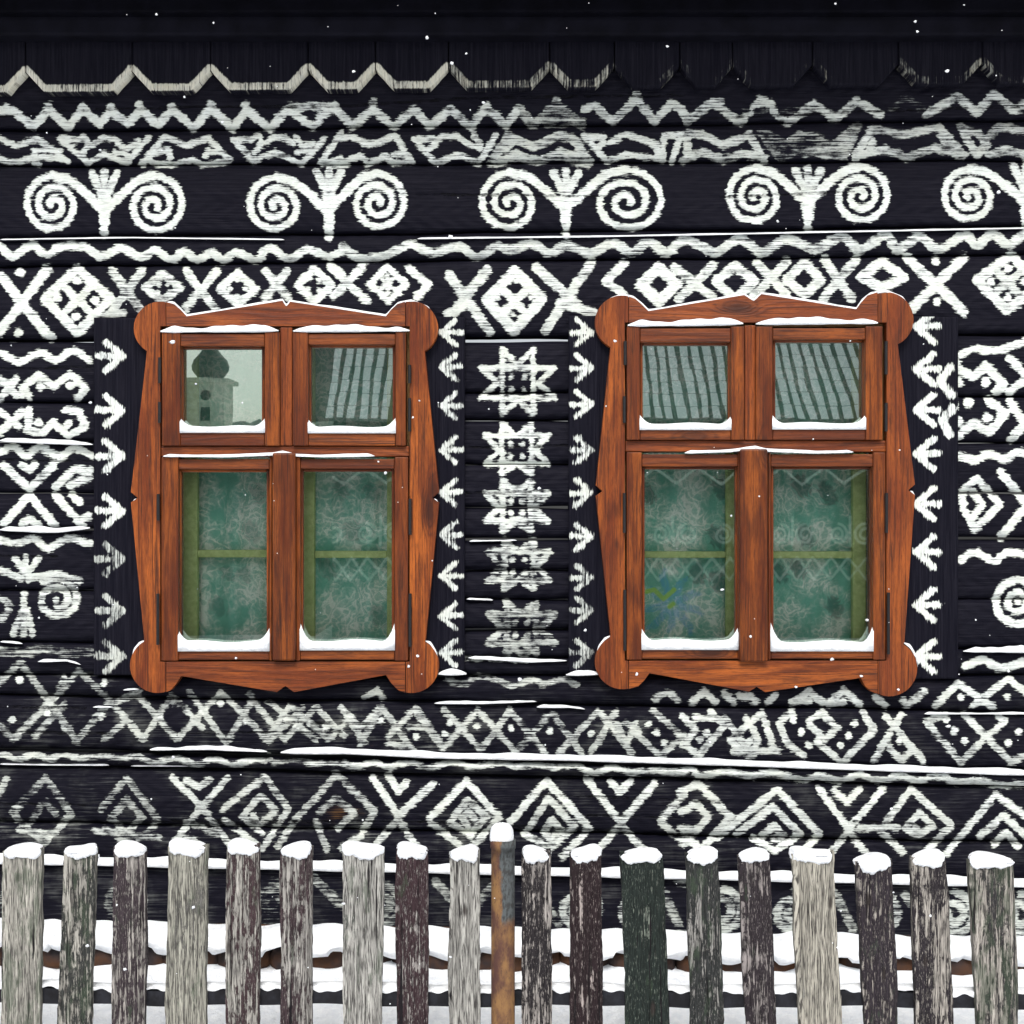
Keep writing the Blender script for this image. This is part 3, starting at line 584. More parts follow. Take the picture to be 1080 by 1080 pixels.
link('snow', np.array(rows).reshape(-1, 3), grid_faces(10, n), M['snow'], plinth, True)

# ------------------------------------------------------------------ windows
def arc(cx, cy, r, a0, a1, n=14):
    return [(cx + r * math.cos(R(a)), cy + r * math.sin(R(a))) for a in np.linspace(a0, a1, n)]   # degrees, y down
YC = -.055                                            # front of the carved casing
def window(g, label):
    hd = g['head']; sl2 = g['sill']; xl, xr, jl, jr = g['in_l'], g['in_r'], g['jl'], g['jr']; yt, yb = g['in_t'], g['in_b']
    b = MB()
    (cx, cy, r) = g['ear_tl']; (dx, dy, q) = g['ear_bl']; s0, s1, s2 = g['left']
    b.prism([(jl - .3, cy - math.sqrt(max(r * r - (jl - cx) ** 2, 1)))] + arc(cx, cy, r, 285 if jl - cx > 4 else 270, 122, 18)[1:] + [s0, s1, (s1[0] + 7, s1[1] + 6), (s1[0], s1[1] + 11), s2] + arc(dx, dy, q, 240, 78, 18) + [(jl - .3, dy + math.sqrt(max(q * q - (jl - dx) ** 2, 1))), (jl - .3, yb), (xl, yb), (xl, yt), (jl - .3, yt)], YC, -.02, 'z')
    (cx, cy, r) = g['ear_tr']; (dx, dy, q) = g['ear_br']; s0, s1, s2 = g['right']
    b.prism([(jr + .3, cy - math.sqrt(max(r * r - (jr - cx) ** 2, 1)))] + arc(cx, cy, r, 270, 418, 18)[1:] + [s0, s1, (s1[0] - 7, s1[1] + 6), (s1[0], s1[1] + 11), s2] + arc(dx, dy, q, 300, 462, 18) + [(jr + .3, dy + math.sqrt(max(q * q - (jr - dx) ** 2, 1))), (jr + .3, yb), (xr, yb), (xr, yt), (jr + .3, yt)], YC, -.02, 'z')
    b.prism(hd + [(jr - .3, yt), (jl + .3, yt)], YC, -.02, 'x'); b.prism(sl2 + [(jl + .3, yb), (jr - .3, yb)], YC, -.02, 'x')
    win = bevel(b.build('window', M['varnish'], house), .0035); win['label'] = label
    # fixed middle post and transom
    b = MB(); b.bar(*g['mul_t'], -.052, .03, 'z'); bevel(b.build('mullion', M['varnish'], win))
    b = MB(); b.bar(*g['mul_b'], -.078, .03, 'z'); bevel(b.build('mullion', M['varnish_dark'], win), .006)
    b = MB(); b.bar(xl + .5, xr - .5, *g['transom'], -.046, .03, 'x'); bevel(b.build('transom', M['varnish'], win))
    for gl, (ox0, ox1, oy0, oy1), low_ in zip(g['glass'], g['sash'], (0, 0, 1, 1)):
        x0, x1, y0, y1 = gl; yf = -.062 if not low_ else -.058
        b = MB(); b.bar(ox0, x0, oy0, oy1, yf, -.012, 'z'); b.bar(x1, ox1, oy0, oy1, yf, -.012, 'z')
        b.bar(x0 + .2, x1 - .2, oy0 + 2, y0, yf + .003, -.012, 'x'); b.bar(x0 + .2, x1 - .2, y1, oy1 - (0 if not low_ else 1), yf + .003, -.012, 'x')
        # inner bead round the pane
        for q in ((x0, x0 + 3, y0, y1, 'z'), (x1 - 3, x1, y0, y1, 'z'), (x0 + 3.1, x1 - 3.1, y0, y0 + 3, 'x')): b.bar(q[0], q[1], q[2], q[3], -.036, -.014, q[4])
        bevel(b.build('sash', M['varnish_sash'], win), .003)
        t = R(random.uniform(-.25, .25)); b = MB(); b.bar(x0 - 1, x1 + 1, y0 - 1, y1 + 1, -.022, -.019); b.build('pane', M['glass_low' if low_ else 'glass'], win)
        # snow banked in the foot of the pane, hollowed in the middle
        hgt = g['bank'][low_]; n_ = 30; yb0 = -.030; V = []; ns = 6; yf2 = yf - .004
        for i in range(n_ + 1):
            u = i / n_; xx = x0 - .5 + (x1 - x0 + 1) * u; e = min(u, 1 - u) * (x1 - x0)
            hh = hgt * (.60 + .06 * math.sin(u * 9 + x0)) + hgt * (1.1 if x0 < ox0 + 14 else .75) * max(0, 1 - e / 13) ** 2.0
            for j in range(ns):
                v_ = j / (ns - 1); yy = yf2 + (yb0 + .006 - yf2) * v_; hj = 3 + (hh - 3) * min(1, v_ * 1.6 + .45) ** .8 if v_ < .7 else hh
                V.append(V3(xx, y1 + 1 - hj, yy))
            V.append(V3(xx, y1 + 1, yb0 + .006)); V.append(V3(xx, y1 + 1, yf2))
        kk = ns + 2; Fq = [(i * kk + j, i * kk + (j + 1) % kk, (i + 1) * kk + (j + 1) % kk, (i + 1) * kk + j) for i in range(n_) for j in range(kk)] + [tuple(range(kk - 1, -1, -1)), tuple(range(n_ * kk, n_ * kk + kk))]
        link('snow', V, Fq, M['snow'], win, True)
    for hx, h0, h1 in g['hinge']:
        V = []; n_ = 10; yc = -.064
        for py in (h0, h0 + 12, h0 + 12.4, h1):
            for i in range(n_): a = 2 * math.pi * i / n_; V.append((WX(hx, yc) + .0052 * math.cos(a), yc + .0052 * math.sin(a), WZ(py, yc)))
        Fq = [(j * n_ + i, (j + 1) * n_ + i, (j + 1) * n_ + (i + 1) % n_, j * n_ + (i + 1) % n_) for j in range(3) for i in range(n_)] + [tuple(range(n_)), tuple(range(4 * n_ - 1, 3 * n_ - 1, -1))]
        link('hinge', V, Fq, M['iron'], win, False)
    s_ = [snow_strip(p, th, dep, yb_, win, i + 11, tp, over=ov) for i, (p, th, dep, yb_, tp, ov) in enumerate(g['snow'])]
    snows(s_, win)
    # lining of the opening, green inner casement
    b = MB(); b.bar(xl - 8, xl + 6, yt - 4, yb + 4, -.0115, .20, 'z'); b.bar(xr - 6, xr + 8, yt - 4, yb + 4, -.0115, .20, 'z'); b.bar(xl + 6.2, xr - 6.2, yt - 4, yt + 5, -.0115, .20); b.bar(xl + 6.2, xr - 6.2, yb - 6, yb + 4, -.0115, .20)
    b.build('lining', M['reveal'], win)
    b = MB()
    for q in g['inner_v']: b.bar(q[0], q[1], yt + 8, yb - 8, .072, .100, 'z')
    for q in g['inner_h']: b.bar(q[0], q[1], q[2], q[3], .076, .098, 'x')
    bevel(b.build('inner_casement', M['green'], win), .004)
    return win

def nr_(px, d=0): return px
gL = dict(ear_tl=(169, 346, 28), ear_tr=(433.5, 346, 28.5), ear_bl=(166, 702, 29), ear_br=(434, 702, 29),
    left=[(155, 370), (138, 519), (152, 674)], right=[(448, 370), (463, 519), (449, 674)], in_l=169, in_r=432, in_t=344, in_b=698, jl=175, jr=427.5,
    head=[(175.3, 318.4), (183, 320.5), (190, 326), (197, 333.5), (298, 317), (302, 323.5), (306, 318), (407, 333.5), (412, 327), (419, 320.5), (427.2, 318)],
    sill=[(427.2, 730.3), (420, 728), (413, 721), (407, 712), (310, 730), (301, 723.5), (292, 730), (191, 713), (186, 721), (180, 728), (175.3, 730)],
    mul_t=(295.3, 308.2, 345, 470), mul_b=(287, 311.5, 477.5, 697), transom=(470.5, 481.5),
    glass=[(190, 279, 365, 455.5), (325, 417, 363.5, 456), (188, 284, 495, 686), (316.5, 416, 494.5, 685)],
    sash=[(170.5, 295, 350, 470), (308.5, 428, 350, 470), (170, 286.7, 482, 697), (312, 430.5, 482, 697)], bank=(12, 18),
    hinge=[(168.5, 377, 404), (168.3, 424, 446), (167, 521, 549), (166.5, 626, 680), (432, 385, 404), (432, 420, 455), (432.5, 526, 564), (432.5, 626, 682)],
    snow=[([(169, 350), (230, 349.5), (294, 349)], 6.5, .016, -.050, True, .2), ([(309, 349.5), (370, 349), (432, 349)], 6.5, .016, -.050, True, .2), ([(172, 481.5), (240, 482), (288, 480), (298, 478), (312, 481), (340, 482), (395, 481)], 3.2, .02, -.050, True, .2),
          ([(176, 319), (184, 321), (190, 326.5), (197, 334), (250, 325.5), (298, 317.5), (302, 323.5), (306, 318.5), (407, 334), (413, 327), (420, 320.5), (434, 318), (452, 326), (461, 341)], 3.0, .038, -.017, True, .0),
          ([(138, 699), (141, 688), (147, 680), (153, 676)], 5, .035, -.018, True, 0), ([(448, 676), (454, 680), (460, 690), (463, 701)], 4, .035, -.018, True, 0), ([(139, 531), (144, 526)], 2.2, .03, -.02, True, 0), ([(463, 531), (458, 526)], 2, .03, -.02, True, 0)],
    inner_v=[(193, 208, 0, 0), (284, 300), (301, 303), (317, 331.5), (408, 424)], inner_h=[(208.2, 283.8, 580, 588), (331.7, 407.8, 581, 588.5)])
gR = dict(ear_tl=(656, 340, 28.5), ear_tr=(934.5, 337, 29), ear_bl=(656.5, 698, 29), ear_br=(938, 705, 29.5),
    left=[(644, 366), (628.5, 512), (644, 670)], right=[(947, 363), (965, 511), (954, 677)], in_l=659, in_r=935, in_t=340, in_b=697, jl=663, jr=926,
    head=[(663.3, 312.5), (670, 315), (677, 321), (684, 328), (785, 311), (795, 317.5), (803, 310), (903, 326), (908, 319), (915, 311.5), (925.7, 308)],
    sill=[(925.7, 732), (918, 729), (912, 723), (908, 715), (807, 730), (798, 724.5), (790, 729.5), (685, 710), (680, 717), (673, 724), (663.3, 726.5)],
    mul_t=(785.5, 797, 343, 464), mul_b=(780.5, 810, 473.5, 698), transom=(464.5, 476.5),
    glass=[(675, 771, 361, 452.5), (815, 913, 358, 452), (677, 778.5, 492, 684.5), (813, 921, 492, 686)],
    sash=[(661, 785.2, 344, 464), (797.3, 931, 344, 464), (661, 780.2, 477, 696), (810.3, 934, 477, 696)], bank=(12, 18),
    hinge=[(659.3, 360, 385), (658.5, 418, 446), (658.5, 520, 562), (659, 622, 686), (934.5, 360, 395), (934.5, 425, 455), (935, 520, 562), (937, 625, 690)],
    snow=[([(662, 343.5), (720, 343), (784, 341.5)], 6.5, .016, -.050, True, .2), ([(797, 342), (860, 341), (926, 341)], 6.5, .016, -.050, True, .2), ([(722, 478), (770, 476.5), (782, 475), (797, 473), (808, 476), (860, 478), (900, 477)], 3.4, .02, -.050, True, .2),
          ([(640, 318), (656, 312), (668, 314.5), (677, 321.5), (684, 328.5), (740, 319.5), (785, 311.5), (795, 317.5), (803, 310.5), (860, 319.5), (903, 326.5), (909, 318), (918, 311), (934, 308), (952, 315), (961, 327)], 3.0, .038, -.017, True, .0),
          ([(628, 695), (631, 685), (637, 676), (644, 671)], 5, .035, -.018, True, 0), ([(953, 678), (960, 684), (966, 694), (968, 704)], 4.5, .035, -.018, True, 0), ([(965, 523), (960, 518)], 3, .03, -.02, True, 0), ([(948, 378), (955, 440), (962, 495)], 1.6, .03, -.018, True, 0)],
    inner_v=[(664, 679), (766, 780), (782, 797), (798, 812.8), (899.5, 914)], inner_h=[(679.2, 765.8, 581.5, 588.5), (813, 899.3, 581.5, 589)])
window(gL, 'varnished brown window showing a church tower mirrored in its upper left pane')
window(gR, 'varnished brown window with ribbed snowy roof mirrored in both its upper panes')

# lace curtains hang inside
for cx, cy, r in ((735, 605, 9), (757, 612, 9), (683, 520, 9), (760, 515, 9), (845, 512, 10), (873, 520, 10), (842, 600, 8), (822, 604, 8), (360, 515, 8), (392, 520, 8), (240, 604, 7), (258, 606, 7), (272, 520, 8), (345, 600, 9), (230, 640, 9), (265, 560, 9), (372, 560, 10), (400, 650, 9), (850, 565, 10), (755, 565, 10), (880, 640, 9)):
    ST['leaf'].append((np.array([(cx - 2., cy - 3.), (cx + 2., cy + 4.)]), r * .8, .9 if cx > 600 else .55))
for k_ in range(9):
    a_ = 2 * math.pi * k_ / 9 + .2; r_ = 26 + 5 * math.sin(k_ * 2.3); c_, s_ = math.cos(a_), math.sin(a_)
    S((0, 0, 1), 8.5, 1, f"{709+9*c_:.1f},{638+9*s_:.1f} {709+r_*c_:.1f},{638+r_*s_:.1f}", layer='blue'); S((0, 0, 1), 5, 1, f"{709+r_*c_:.1f},{638+r_*s_:.1f} {709+(r_+7)*math.cos(a_+.12):.1f},{638+(r_+7)*math.sin(a_+.12):.1f}", layer='blue')
S((0, 0, 1), 5, 1, "700,632 690,622 682,624; 702,630 711,622; 706,640 710,637", layer='sprig')
for (a, b_, lab) in ((176, 426, 'sea-green lace curtain hanging behind the window that mirrors the church tower'), (668, 928, 'sea-green lace curtain with an embroidered blue flower, behind a window')):
    xs = np.arange(a - 4, b_ + 4, 2.0); ys = np.arange(350, 694, 2.5); X, Y = np.meshgrid(xs, ys)
    yy = .128 + .007 * np.sin(X * .22 + np.sin(Y * .012) * 1.2) + .004 * np.sin(X * .09 + 1)
    F = 1 + yy / D; vs = np.stack([(X - 540) * K * F, yy, CZ + (540 - Y) * K * F], -1)
    d, wr = field('leaf', X, Y); bl, _ = field('blue', X, Y); sp, _ = field('sprig', X, Y)
    o = link('lace_curtain', vs.reshape(-1, 3), grid_faces(*X.shape)[:, ::-1].copy(), mat_curtain('lace'), None, True, attrs={'paint': d, 'wear': wr, 'film': bl, 'crack': sp})
    tag(o, lab, 'curtain')

# ------------------------------------------------------------------ snowy ground
ys = np.concatenate([[-.02, -.06], np.linspace(-.10, -6, 90), np.linspace(-6.4, -30, 40), [-45, -80, -130, -250, -600]])
xs = np.concatenate([[-500, -150, -50, -20, -8], np.linspace(-4, 4, 220), [8, 20, 50, 150, 500]])
X, Y = np.meshgrid(xs, ys); Z = .115 - .012 * (X / 3.24 + .5) * np.exp(Y) - .10 * np.clip(-Y / .5, 0, 1) ** 1.3 + .010 * np.sin(X * 9 + 2 * np.sin(Y * 5)) * np.exp(Y * .3) + .006 * np.sin(X * 23 + Y * 17) * np.exp(Y * .3)
Z = Z - 1.6 * np.clip((-Y - 6) / 20, 0, 1) ** 1.2
tag(link('ground', np.stack([X, Y, Z], -1).reshape(-1, 3), grid_faces(*X.shape), M['snow'], None, True), 'snow-covered ground between the house and the picket fence', None, None, 'structure')

# ------------------------------------------------------------------ picket fence
YF = -.80
fence = tag(empty('picket_fence', (0, YF, 0)), 'weathered picket fence of mixed boards, each capped with fresh snow', 'fence')
fi = -fence.location
PK = [  # top x0,x1, bottom x0,x1 at row 1080, top row, bare colour, paint colour, paint cover, moss
    (-52, -14, -55, -16, 894, (.42, .40, .36), (.10, .05, .07), .35, .2, None), (-112, -74, -114, -76, 895, (.36, .35, .33), (.08, .045, .06), .5, .2, None),
    (2, 43, 0, 42, 895, (.56, .54, .48), (.16, .20, .17), .22, .5, 'pale grey picket with dull green patches'), (67, 101, 60, 95, 895, (.50, .48, .43), (.06, .065, .06), .50, .45, 'grey picket leaning left, streaked dark'),
    (119, 153, 117, 152, 895, (.46, .43, .40), (.075, .048, .062), .55, .25, 'purple and grey flaking picket'), (177, 219, 175, 217, 891, (.50, .49, .42), (.20, .19, .17), .38, .30, 'broad beige-grey picket'),
    (239, 273, 238, 272, 892, (.50, .48, .44), (.095, .045, .055), .50, .18, 'grey picket with maroon streaks'), (296, 329, 296, 329, 894, (.46, .44, .41), (.085, .045, .055), .45, .18, 'grey picket with a maroon upper half'),
    (361, 405, 361, 403, 893, (.58, .57, .53), (.16, .18, .15), .22, .35, 'broad silver-grey picket'), (418, 451, 418, 452, 895, (.46, .43, .41), (.075, .032, .042), .60, .25, 'maroon picket with pale worn streaks'),
    (474, 506, 474, 506, 897, (.56, .55, .51), (.3, .3, .28), .15, .05, 'clean light grey picket'), (550, 581, 550, 582, 898, (.52, .48, .45), (.04, .032, .038), .52, .05, 'dark picket with white flaking streaks'),
    (601, 634, 602, 635, 898, (.44, .38, .36), (.042, .021, .026), .68, .05, 'dark maroon picket'), (654, 699, 660, 705, 901, (.26, .30, .25), (.024, .040, .034), .72, .2, 'dark green picket, widest of the fence'),
    (723, 757, 728, 762, 901, (.40, .39, .37), (.045, .05, .05), .62, .4, 'dark green-grey picket'), (779, 812, 786, 820, 900, (.40, .36, .35), (.05, .035, .045), .60, .2, 'dark purple-grey picket'),
    (835, 880, 842, 887, 898, (.58, .55, .47), (.32, .31, .27), .2, .06, 'bare pale picket with small knot holes'), (902, 941, 912, 946, 906, (.46, .42, .38), (.05, .035, .05), .62, .3, 'purple picket with bare right edge'),
    (962, 998, 968, 1005, 904, (.54, .50, .45), (.045, .034, .045), .50, .1, 'dark picket with long pale stripes'), (1022, 1069, 1030, 1075, 906, (.54, .50, .45), (.06, .055, .06), .46, .6, 'broad picket with peeling dark paint and moss'),
    (1096, 1132, 1103, 1140, 907, (.48, .45, .42), (.06, .04, .05), .5, .2, None), (1158, 1196, 1166, 1204, 908, (.48, .45, .42), (.06, .04, .05), .4, .2, None)]
def fence_pt(px, py, y): p = V3(px, py, y); return (p[0], p[1] - YF, p[2])
for k, (a0, a1, c0, c1, ty, bare, paint, cov, moss, lab) in enumerate(PK):
    zt = WZ(ty, YF); zb = -.05; nu, nr = 11, 60; T = .022; rr = np.random.default_rng(k + 40)
    V = []; UV = {}
    prof = [(-1, T), (-1, 0)] ; us = np.linspace(-1, 1, nu)
    xl_t, xr_t, xl_b, xr_b = WX(a0, YF), WX(a1, YF), WX(c0, YF), WX(c1, YF); zref = WZ(1080, YF)
    ring = [(-1, T)] + [(u, 0) for u in us] + [(1, T)]; m = len(ring)
    tilt = rr.uniform(-.008, .008)
    def rough():
        q = np.cumsum(rr.normal(0, .0006, nr + 1)); q -= np.linspace(q[0], q[-1], nr + 1); return q + rr.normal(0, .00025, nr + 1)
    wl, wr_ = rough(), rough()
    for j in range(nr + 1):
        t = j / nr; z = zt + (zb - zt) * t; q = (zt - z) / (zt - zref)
        xl_ = xl_t + (xl_b - xl_t) * q + wl[j]; xr_ = xr_t + (xr_b - xr_t) * q + wr_[j]
        for (u, dy) in ring:
            dz = (tilt * u - .004 * u * u) * (1 - t) * (1 if j < 3 else 0)
            rel = .0020 * math.sin(u * 7 + k) + .0006 * math.sin(j * .5 + u * 5 + k) if dy == 0 else 0
            V.append(((xl_ + xr_) / 2 + (xr_ - xl_) / 2 * u, dy + rel + (.004 if abs(u) == 1 and dy == 0 else 0), z + dz))
    Fq = [(j * m + i, (j + 1) * m + i, (j + 1) * m + i + 1, j * m + i + 1) for j in range(nr) for i in range(m - 1)] + [tuple(range(m))] + [(j * m + m - 1, (j + 1) * m + m - 1, (j + 1) * m, j * m) for j in range(nr)]
    uv = [(V[i][2] + k * 2.3, V[i][0] + V[i][1]) for f in Fq for i in f]
    pk = link('picket', V, Fq, mat_picket('picket_wood_%d' % k, bare, paint, cov, moss, k * 1.7), fence, False, uvs=uv)
    if lab: pk['label'] = lab
    cxm = (xl_t + xr_t) / 2; hw = (xr_t - xl_t) / 2; nu_, nv_ = 56, 26; v = []
    ph = rr.uniform(0, 6.28, 8); dr = rr.uniform(.016, .030); hh = rr.uniform(.010, .019)
    for j in range(nv_):
        tt = math.pi * (j / (nv_ - 1) - .5)
        for i in range(nu_):
            a = 2 * math.pi * i / nu_; e = lambda q, p_: math.copysign(abs(q) ** p_, q)
            ex = e(math.cos(tt), .55) * e(math.cos(a), .6); ey = e(math.cos(tt), .55) * e(math.sin(a), .7); ez = e(math.sin(tt), .8)
            nz = 1 + .05 * math.sin(3 * a + ph[0]) + .04 * math.sin(5 * a + 2 * tt + ph[1]) + .025 * math.sin(11 * a + 7 * tt + ph[7]) + .015 * math.sin(19 * a - 13 * tt + ph[2])
            zz = ez * hh if ez > 0 else ez * dr * (1 + .16 * math.sin(ex * 4 + ph[2]) + .09 * math.sin(ex * 11 + ph[3]) + .06 * math.sin(ex * 29 + ph[4]))
            if ey > .3 and ez < 0: zz *= .6
            v.append((cxm + rr.uniform(-.0006, .0006) + (hw * .97) * ex * nz, T / 2 + (.021 + .003 * math.sin(ex * 4 + ph[5])) * ey, zt - .006 + zz + .006 * math.sin(ex * 2 + ph[6]) * (ez > 0)))
    f = [(j * nu_ + i, j * nu_ + (i + 1) % nu_, (j + 1) * nu_ + (i + 1) % nu_, (j + 1) * nu_ + i) for j in range(nv_ - 1) for i in range(nu_)]
    link('snow_cap', v, f, M['snow'], pk, True)
# rusty tube post
V = []; n_ = 28; xc, rad = WX(530.5, YF), (543 - 518) * K * .8 / 2; prof = [(-.05, rad), (.40, rad)]; zt = WZ(886, YF)
prof = [(z, rad) for z in np.linspace(-.05, zt - .022, 24)] + [(zt - .022, rad * 1.08), (zt - .001, rad * 1.08), (zt, rad * .9)]
for z, r in prof:
    for i in range(n_): a = 2 * math.pi * i / n_; V.append((xc + r * math.cos(a), .01 + r * math.sin(a), z))
Fq = [(j * n_ + i, j * n_ + (i + 1) % n_, (j + 1) * n_ + (i + 1) % n_, (j + 1) * n_ + i) for j in range(len(prof) - 1) for i in range(n_)] + [tuple(range((len(prof) - 1) * n_, len(prof) * n_))]
uv = []
for f in Fq:
    for i in f:
        a = math.atan2(V[i][1] - .01, V[i][0] - xc); a = a + math.pi / 2; a = a - 2 * math.pi if a > math.pi else a; uv.append((V[i][2], a * rad))
post = link('post', V, Fq, M['rust'], fence, True, uvs=uv); post['label'] = 'rusty iron tube post with a patch of grey paint'
v, f = blob((xc - .003, .012, zt + .004), (rad * .98, rad * .98, .036), 91, 26, 14, .05, .85)
v = [(p[0], p[1], max(p[2], zt - .004)) for p in v]; link('snow_cap', v, f, M['snow'], post, True)
# rails behind the pickets, snow lying on them
def rail(z0, z1, name='rail'):
    n_ = 200; xs = np.linspace(-1.75, 1.75, n_); V = []
    for i, x in enumerate(xs):
        w1 = .003 * math.sin(x * 9) + .002 * math.sin(x * 23); s_ = -.004 * x
        for (dy, z) in ((.024, z0), (.024, z1), (.062, z1), (.062, z0)): V.append((x, dy, z + w1 + s_))
    Fq = [(i * 4 + j, (i + 1) * 4 + j, (i + 1) * 4 + (j + 1) % 4, i * 4 + (j + 1) % 4) for i in range(n_ - 1) for j in range(4)] + [(3, 2, 1, 0), tuple(range(4 * n_ - 4, 4 * n_))]
    return link(name, V, Fq, M['rail'], fence)
r1 = rail(.240, .279); 
n_ = 500; xs = np.linspace(-1.74, 1.74, n_); V = []
for x in xs:
    s_ = -.004 * x + .003 * math.sin(x * 9); h = .010 + .003 * math.sin(x * 14) + .002 * math.sin(x * 37); lo = .004 * math.sin(x * 19 + 2 * math.sin(x * 7)) + .003 * math.sin(x * 61 + 3 * math.sin(x * 11)) + .0025 * math.sin(x * 143) - .002
    for dy, dz in ((.0225, lo), (.019, .006), (.027, h * .8), (.043, h), (.058, h * .7), (.064, .0)): V.append((x, dy, .279 + s_ + dz))
link('snow', V, [(i * 6 + j, i * 6 + j + 1, (i + 1) * 6 + j + 1, (i + 1) * 6 + j) for i in range(n_ - 1) for j in range(5)], M['snow'], r1, True)

# ------------------------------------------------------------------ falling snow
V = []; F = []
for k in range(260):
    y = random.uniform(-3.0, -.15); px, py = random.uniform(-60, 1140), random.uniform(-40, 1060); r = (.0009 + .0026 * random.random() ** 3) * (D + y) / 3.0
    v, f = blob(V3(px, py, y), (r * random.uniform(1, 1.7), r, r * random.uniform(.8, 1.2)), k, 6, 5, .35); b0 = len(V); V += v; F += [tuple(i + b0 for i in q) for q in f]
tag(link('snowflakes', V, F, M['snow'], None, True), 'white snowflakes falling in front of the painted wall', 'snowflakes', None, 'stuff')

# ------------------------------------------------------------------ across the street: what the panes mirror
oh = tag(empty('opposite_house', (2.5, -27, 0)), 'snowy-roofed dark house across the street, mirrored in the window panes', 'house')
f_ = 31 / D
b = MB(); b.box(-6.9, 10.5, -6, 0, -2.0, 3.7); o = b.build('body', M['farwood'], oh)
g_ = 31.0
def FX(px): return (px - 540) * K * f_ - 2.5
def FZ(py): return CZ + (540 - py) * K * f_
T0 = (0, 0, 1)
S(T0, 2.6, .1, " ".join(f"{x},{510 if i % 2 else 494}" for i, x in enumerate(range(120, 1000, 22))), layer='far')
for x in range(140, 1000, 62):
    spiral(x, 563, 11, 3, 1.7, -1.5, 1, 2.6, .1, layer='far'); spiral(x + 27, 563, 11, 3, 1.7, -1.6, -1, 2.6, .1, layer='far'); S(T0, 2.6, .1, f"{x+13},545 {x+13},575", layer='far')
S(T0, 2.4, .1, " ".join(f"{x},{588 if i % 2 else 612}" for i, x in enumerate(range(120, 1000, 18))) + ";" + " ".join(f"{x},{612 if i % 2 else 588}" for i, x in enumerate(range(120, 1000, 18))), layer='far')
X, Y = np.meshgrid(np.arange(352, 1040, 1.2), np.arange(446, 640, 1.2)); d, wr = field('far', X, Y); z = np.zeros(d.size)
nfar = N('opposite_painted_wall'); mk = nfar.rng(nfar.attr('paint'), -.6, .4)
link('painted_wall', np.stack([FX(X), np.full(X.shape, .02), FZ(Y)], -1).reshape(-1, 3), grid_faces(*X.shape), nfar.pbr(nfar.mix(mk, (.006, .007, .008), (.50, .52, .49)), .8), oh, attrs={'paint': d})
# snowed-up ribbed roof
ang = R(44); RL = 7.5
def rp(x, s, h): return (x, .6 - s * math.cos(ang) - h * math.sin(ang), 3.72 + s * math.sin(ang) + h * math.cos(ang))
b = MB(); xa, xb = -7.75, 10.9
b.add([rp(xa, 0, 0), rp(xb, 0, 0), rp(xb, RL, 0), rp(xa, RL, 0), rp(xa, 0, -.1), rp(xb, 0, -.1), rp(xb, RL, -.1), rp(xa, RL, -.1)], [(0, 1, 2, 3), (7, 6, 5, 4), (0, 4, 5, 1), (1, 5, 6, 2), (2, 6, 7, 3), (3, 7, 4, 0)])
rf = b.build('roof', M['roofing'], oh)
b = MB(); x = xa + .72; k = 0
while x < xb - .3:
    s_ = .0 + random.uniform(0, .06); 
    while s_ < RL - .1:
        ln = .50 + random.uniform(-.03, .03); w0 = random.uniform(.165, .20); x_ = x + random.uniform(-.012, .012); hh = .05
        b.add([rp(x_, s_, .01), rp(x_ + w0, s_, .01), rp(x_ + w0, s_ + ln - .05, .01), rp(x_, s_ + ln - .05, .01), rp(x_ + .02, s_ + .02, hh), rp(x_ + w0 - .02, s_ + .02, hh), rp(x_ + w0 - .02, s_ + ln - .06, hh), rp(x_ + .02, s_ + ln - .06, hh)],
              [(0, 1, 5, 4), (1, 2, 6, 5), (2, 3, 7, 6), (3, 0, 4, 7), (4, 5, 6, 7)]); s_ += ln
    x += .285
b.build('snow', M['snow'], rf)
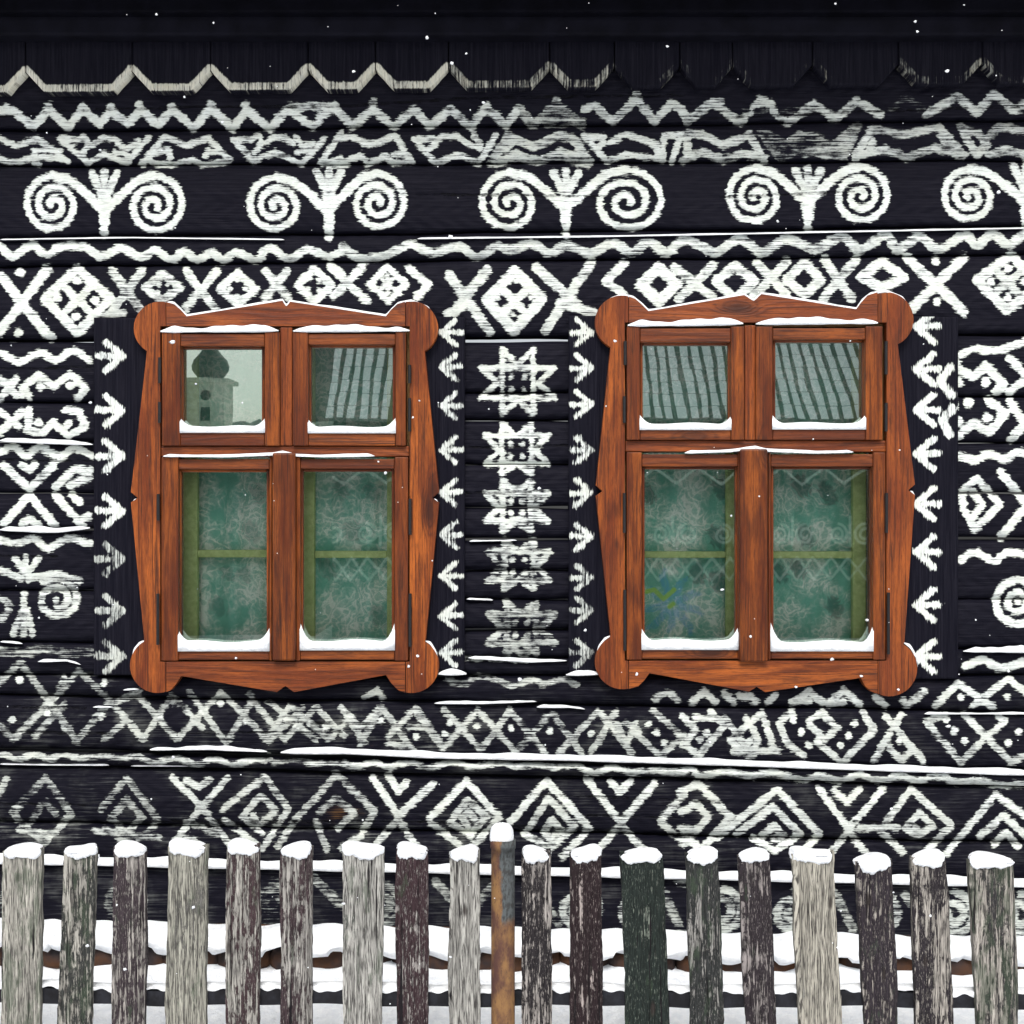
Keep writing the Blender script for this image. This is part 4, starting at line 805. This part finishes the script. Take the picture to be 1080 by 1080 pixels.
# church tower
ct = tag(empty('church_tower', (-23.9, -96, 0)), 'church tower with onion dome, mirrored in the upper left pane of a window', 'tower')
b = MB(); b.box(-1.5, 1.5, -1.5, 1.5, -3, 11.6); o = b.build('tower_body', M['stucco'], ct)
b = MB(); b.box(-1.85, 1.85, -1.85, 1.85, 11.6, 11.95); b.build('cornice', M['stucco'], ct)
def lathe(prof, n_=24):
    V = [(r * math.cos(2 * math.pi * i / n_), r * math.sin(2 * math.pi * i / n_), z) for r, z in prof for i in range(n_)]
    return V, [(j * n_ + i, j * n_ + (i + 1) % n_, (j + 1) * n_ + (i + 1) % n_, (j + 1) * n_ + i) for j in range(len(prof) - 1) for i in range(n_)]
V, F = lathe([(1.1, 11.95), (1.0, 12.15), (1.2, 12.4), (1.42, 12.75), (1.46, 13.1), (1.3, 13.55), (.95, 13.95), (.7, 14.3), (.6, 14.9), (.75, 15.0), (.75, 15.1), (.6, 15.15), (.6, 16.3), (.95, 16.5), (.8, 17.1), (.3, 17.7), (.05, 18.6), (.02, 20)])
link('onion_dome', V, F, M['copper'], ct, True)
b = MB(); b.box(-.35, .35, 1.5, 1.53, 8.6, 9.6); b.build('window', M['iron'], ct)
V, F = lathe([(.0, 0), (.42, 0), (.42, .04)]); V = [(x, 1.5 + z + .005, 10.55 + y) for x, y, z in V]; link('clock', V, F, M['iron'], ct)

# wooded hillside across the valley, added to darken reflections low in the panes
xs = np.linspace(-140, 140, 321); ys = np.linspace(-135, -260, 14); X, Y = np.meshgrid(xs, ys)
Z = -2 + (-Y - 135) * .20 + 3.2 * np.sin(X * .045 + 1) * (-Y - 135) / 125 + rng.uniform(-.5, 1.3, X.shape)
tag(link('hillside', np.stack([X, Y, Z], -1).reshape(-1, 3), grid_faces(*X.shape), mat_plain('snowy_forest', (0.035, 0.05, 0.045), .9, .5, .4, .3, .1, (0.16, 0.18, 0.17)), None, True), 'unseen wooded hillside, added to darken the low reflections in the window panes', None, None, 'structure')

br = tag(empty('added_barn', (-9.6, -27.5, 0)), 'unseen dark barn, added to cover the pale ground mirrored in the left window', 'barn')  # added dark building, keeps bright snow out of the lower left reflection
b = MB(); b.box(-4.9, 4.7, -5, 0, -2, 3.0); b.build('body', M['farwood'], br)
b = MB(); b.add([(-5.3, .5, 2.8), (4.9, .5, 2.8), (4.9, -2.5, 3.35), (-5.3, -2.5, 3.35), (-5.3, -5.5, 2.8), (4.9, -5.5, 2.8), (-5.3, -2.5, 3.2), (4.9, -2.5, 3.2)], [(0, 1, 2, 3), (3, 2, 5, 4), (0, 6, 7, 1), (6, 4, 5, 7), (0, 3, 4, 6), (1, 7, 5, 2)]); b.build('roof', M['roofing'], br)
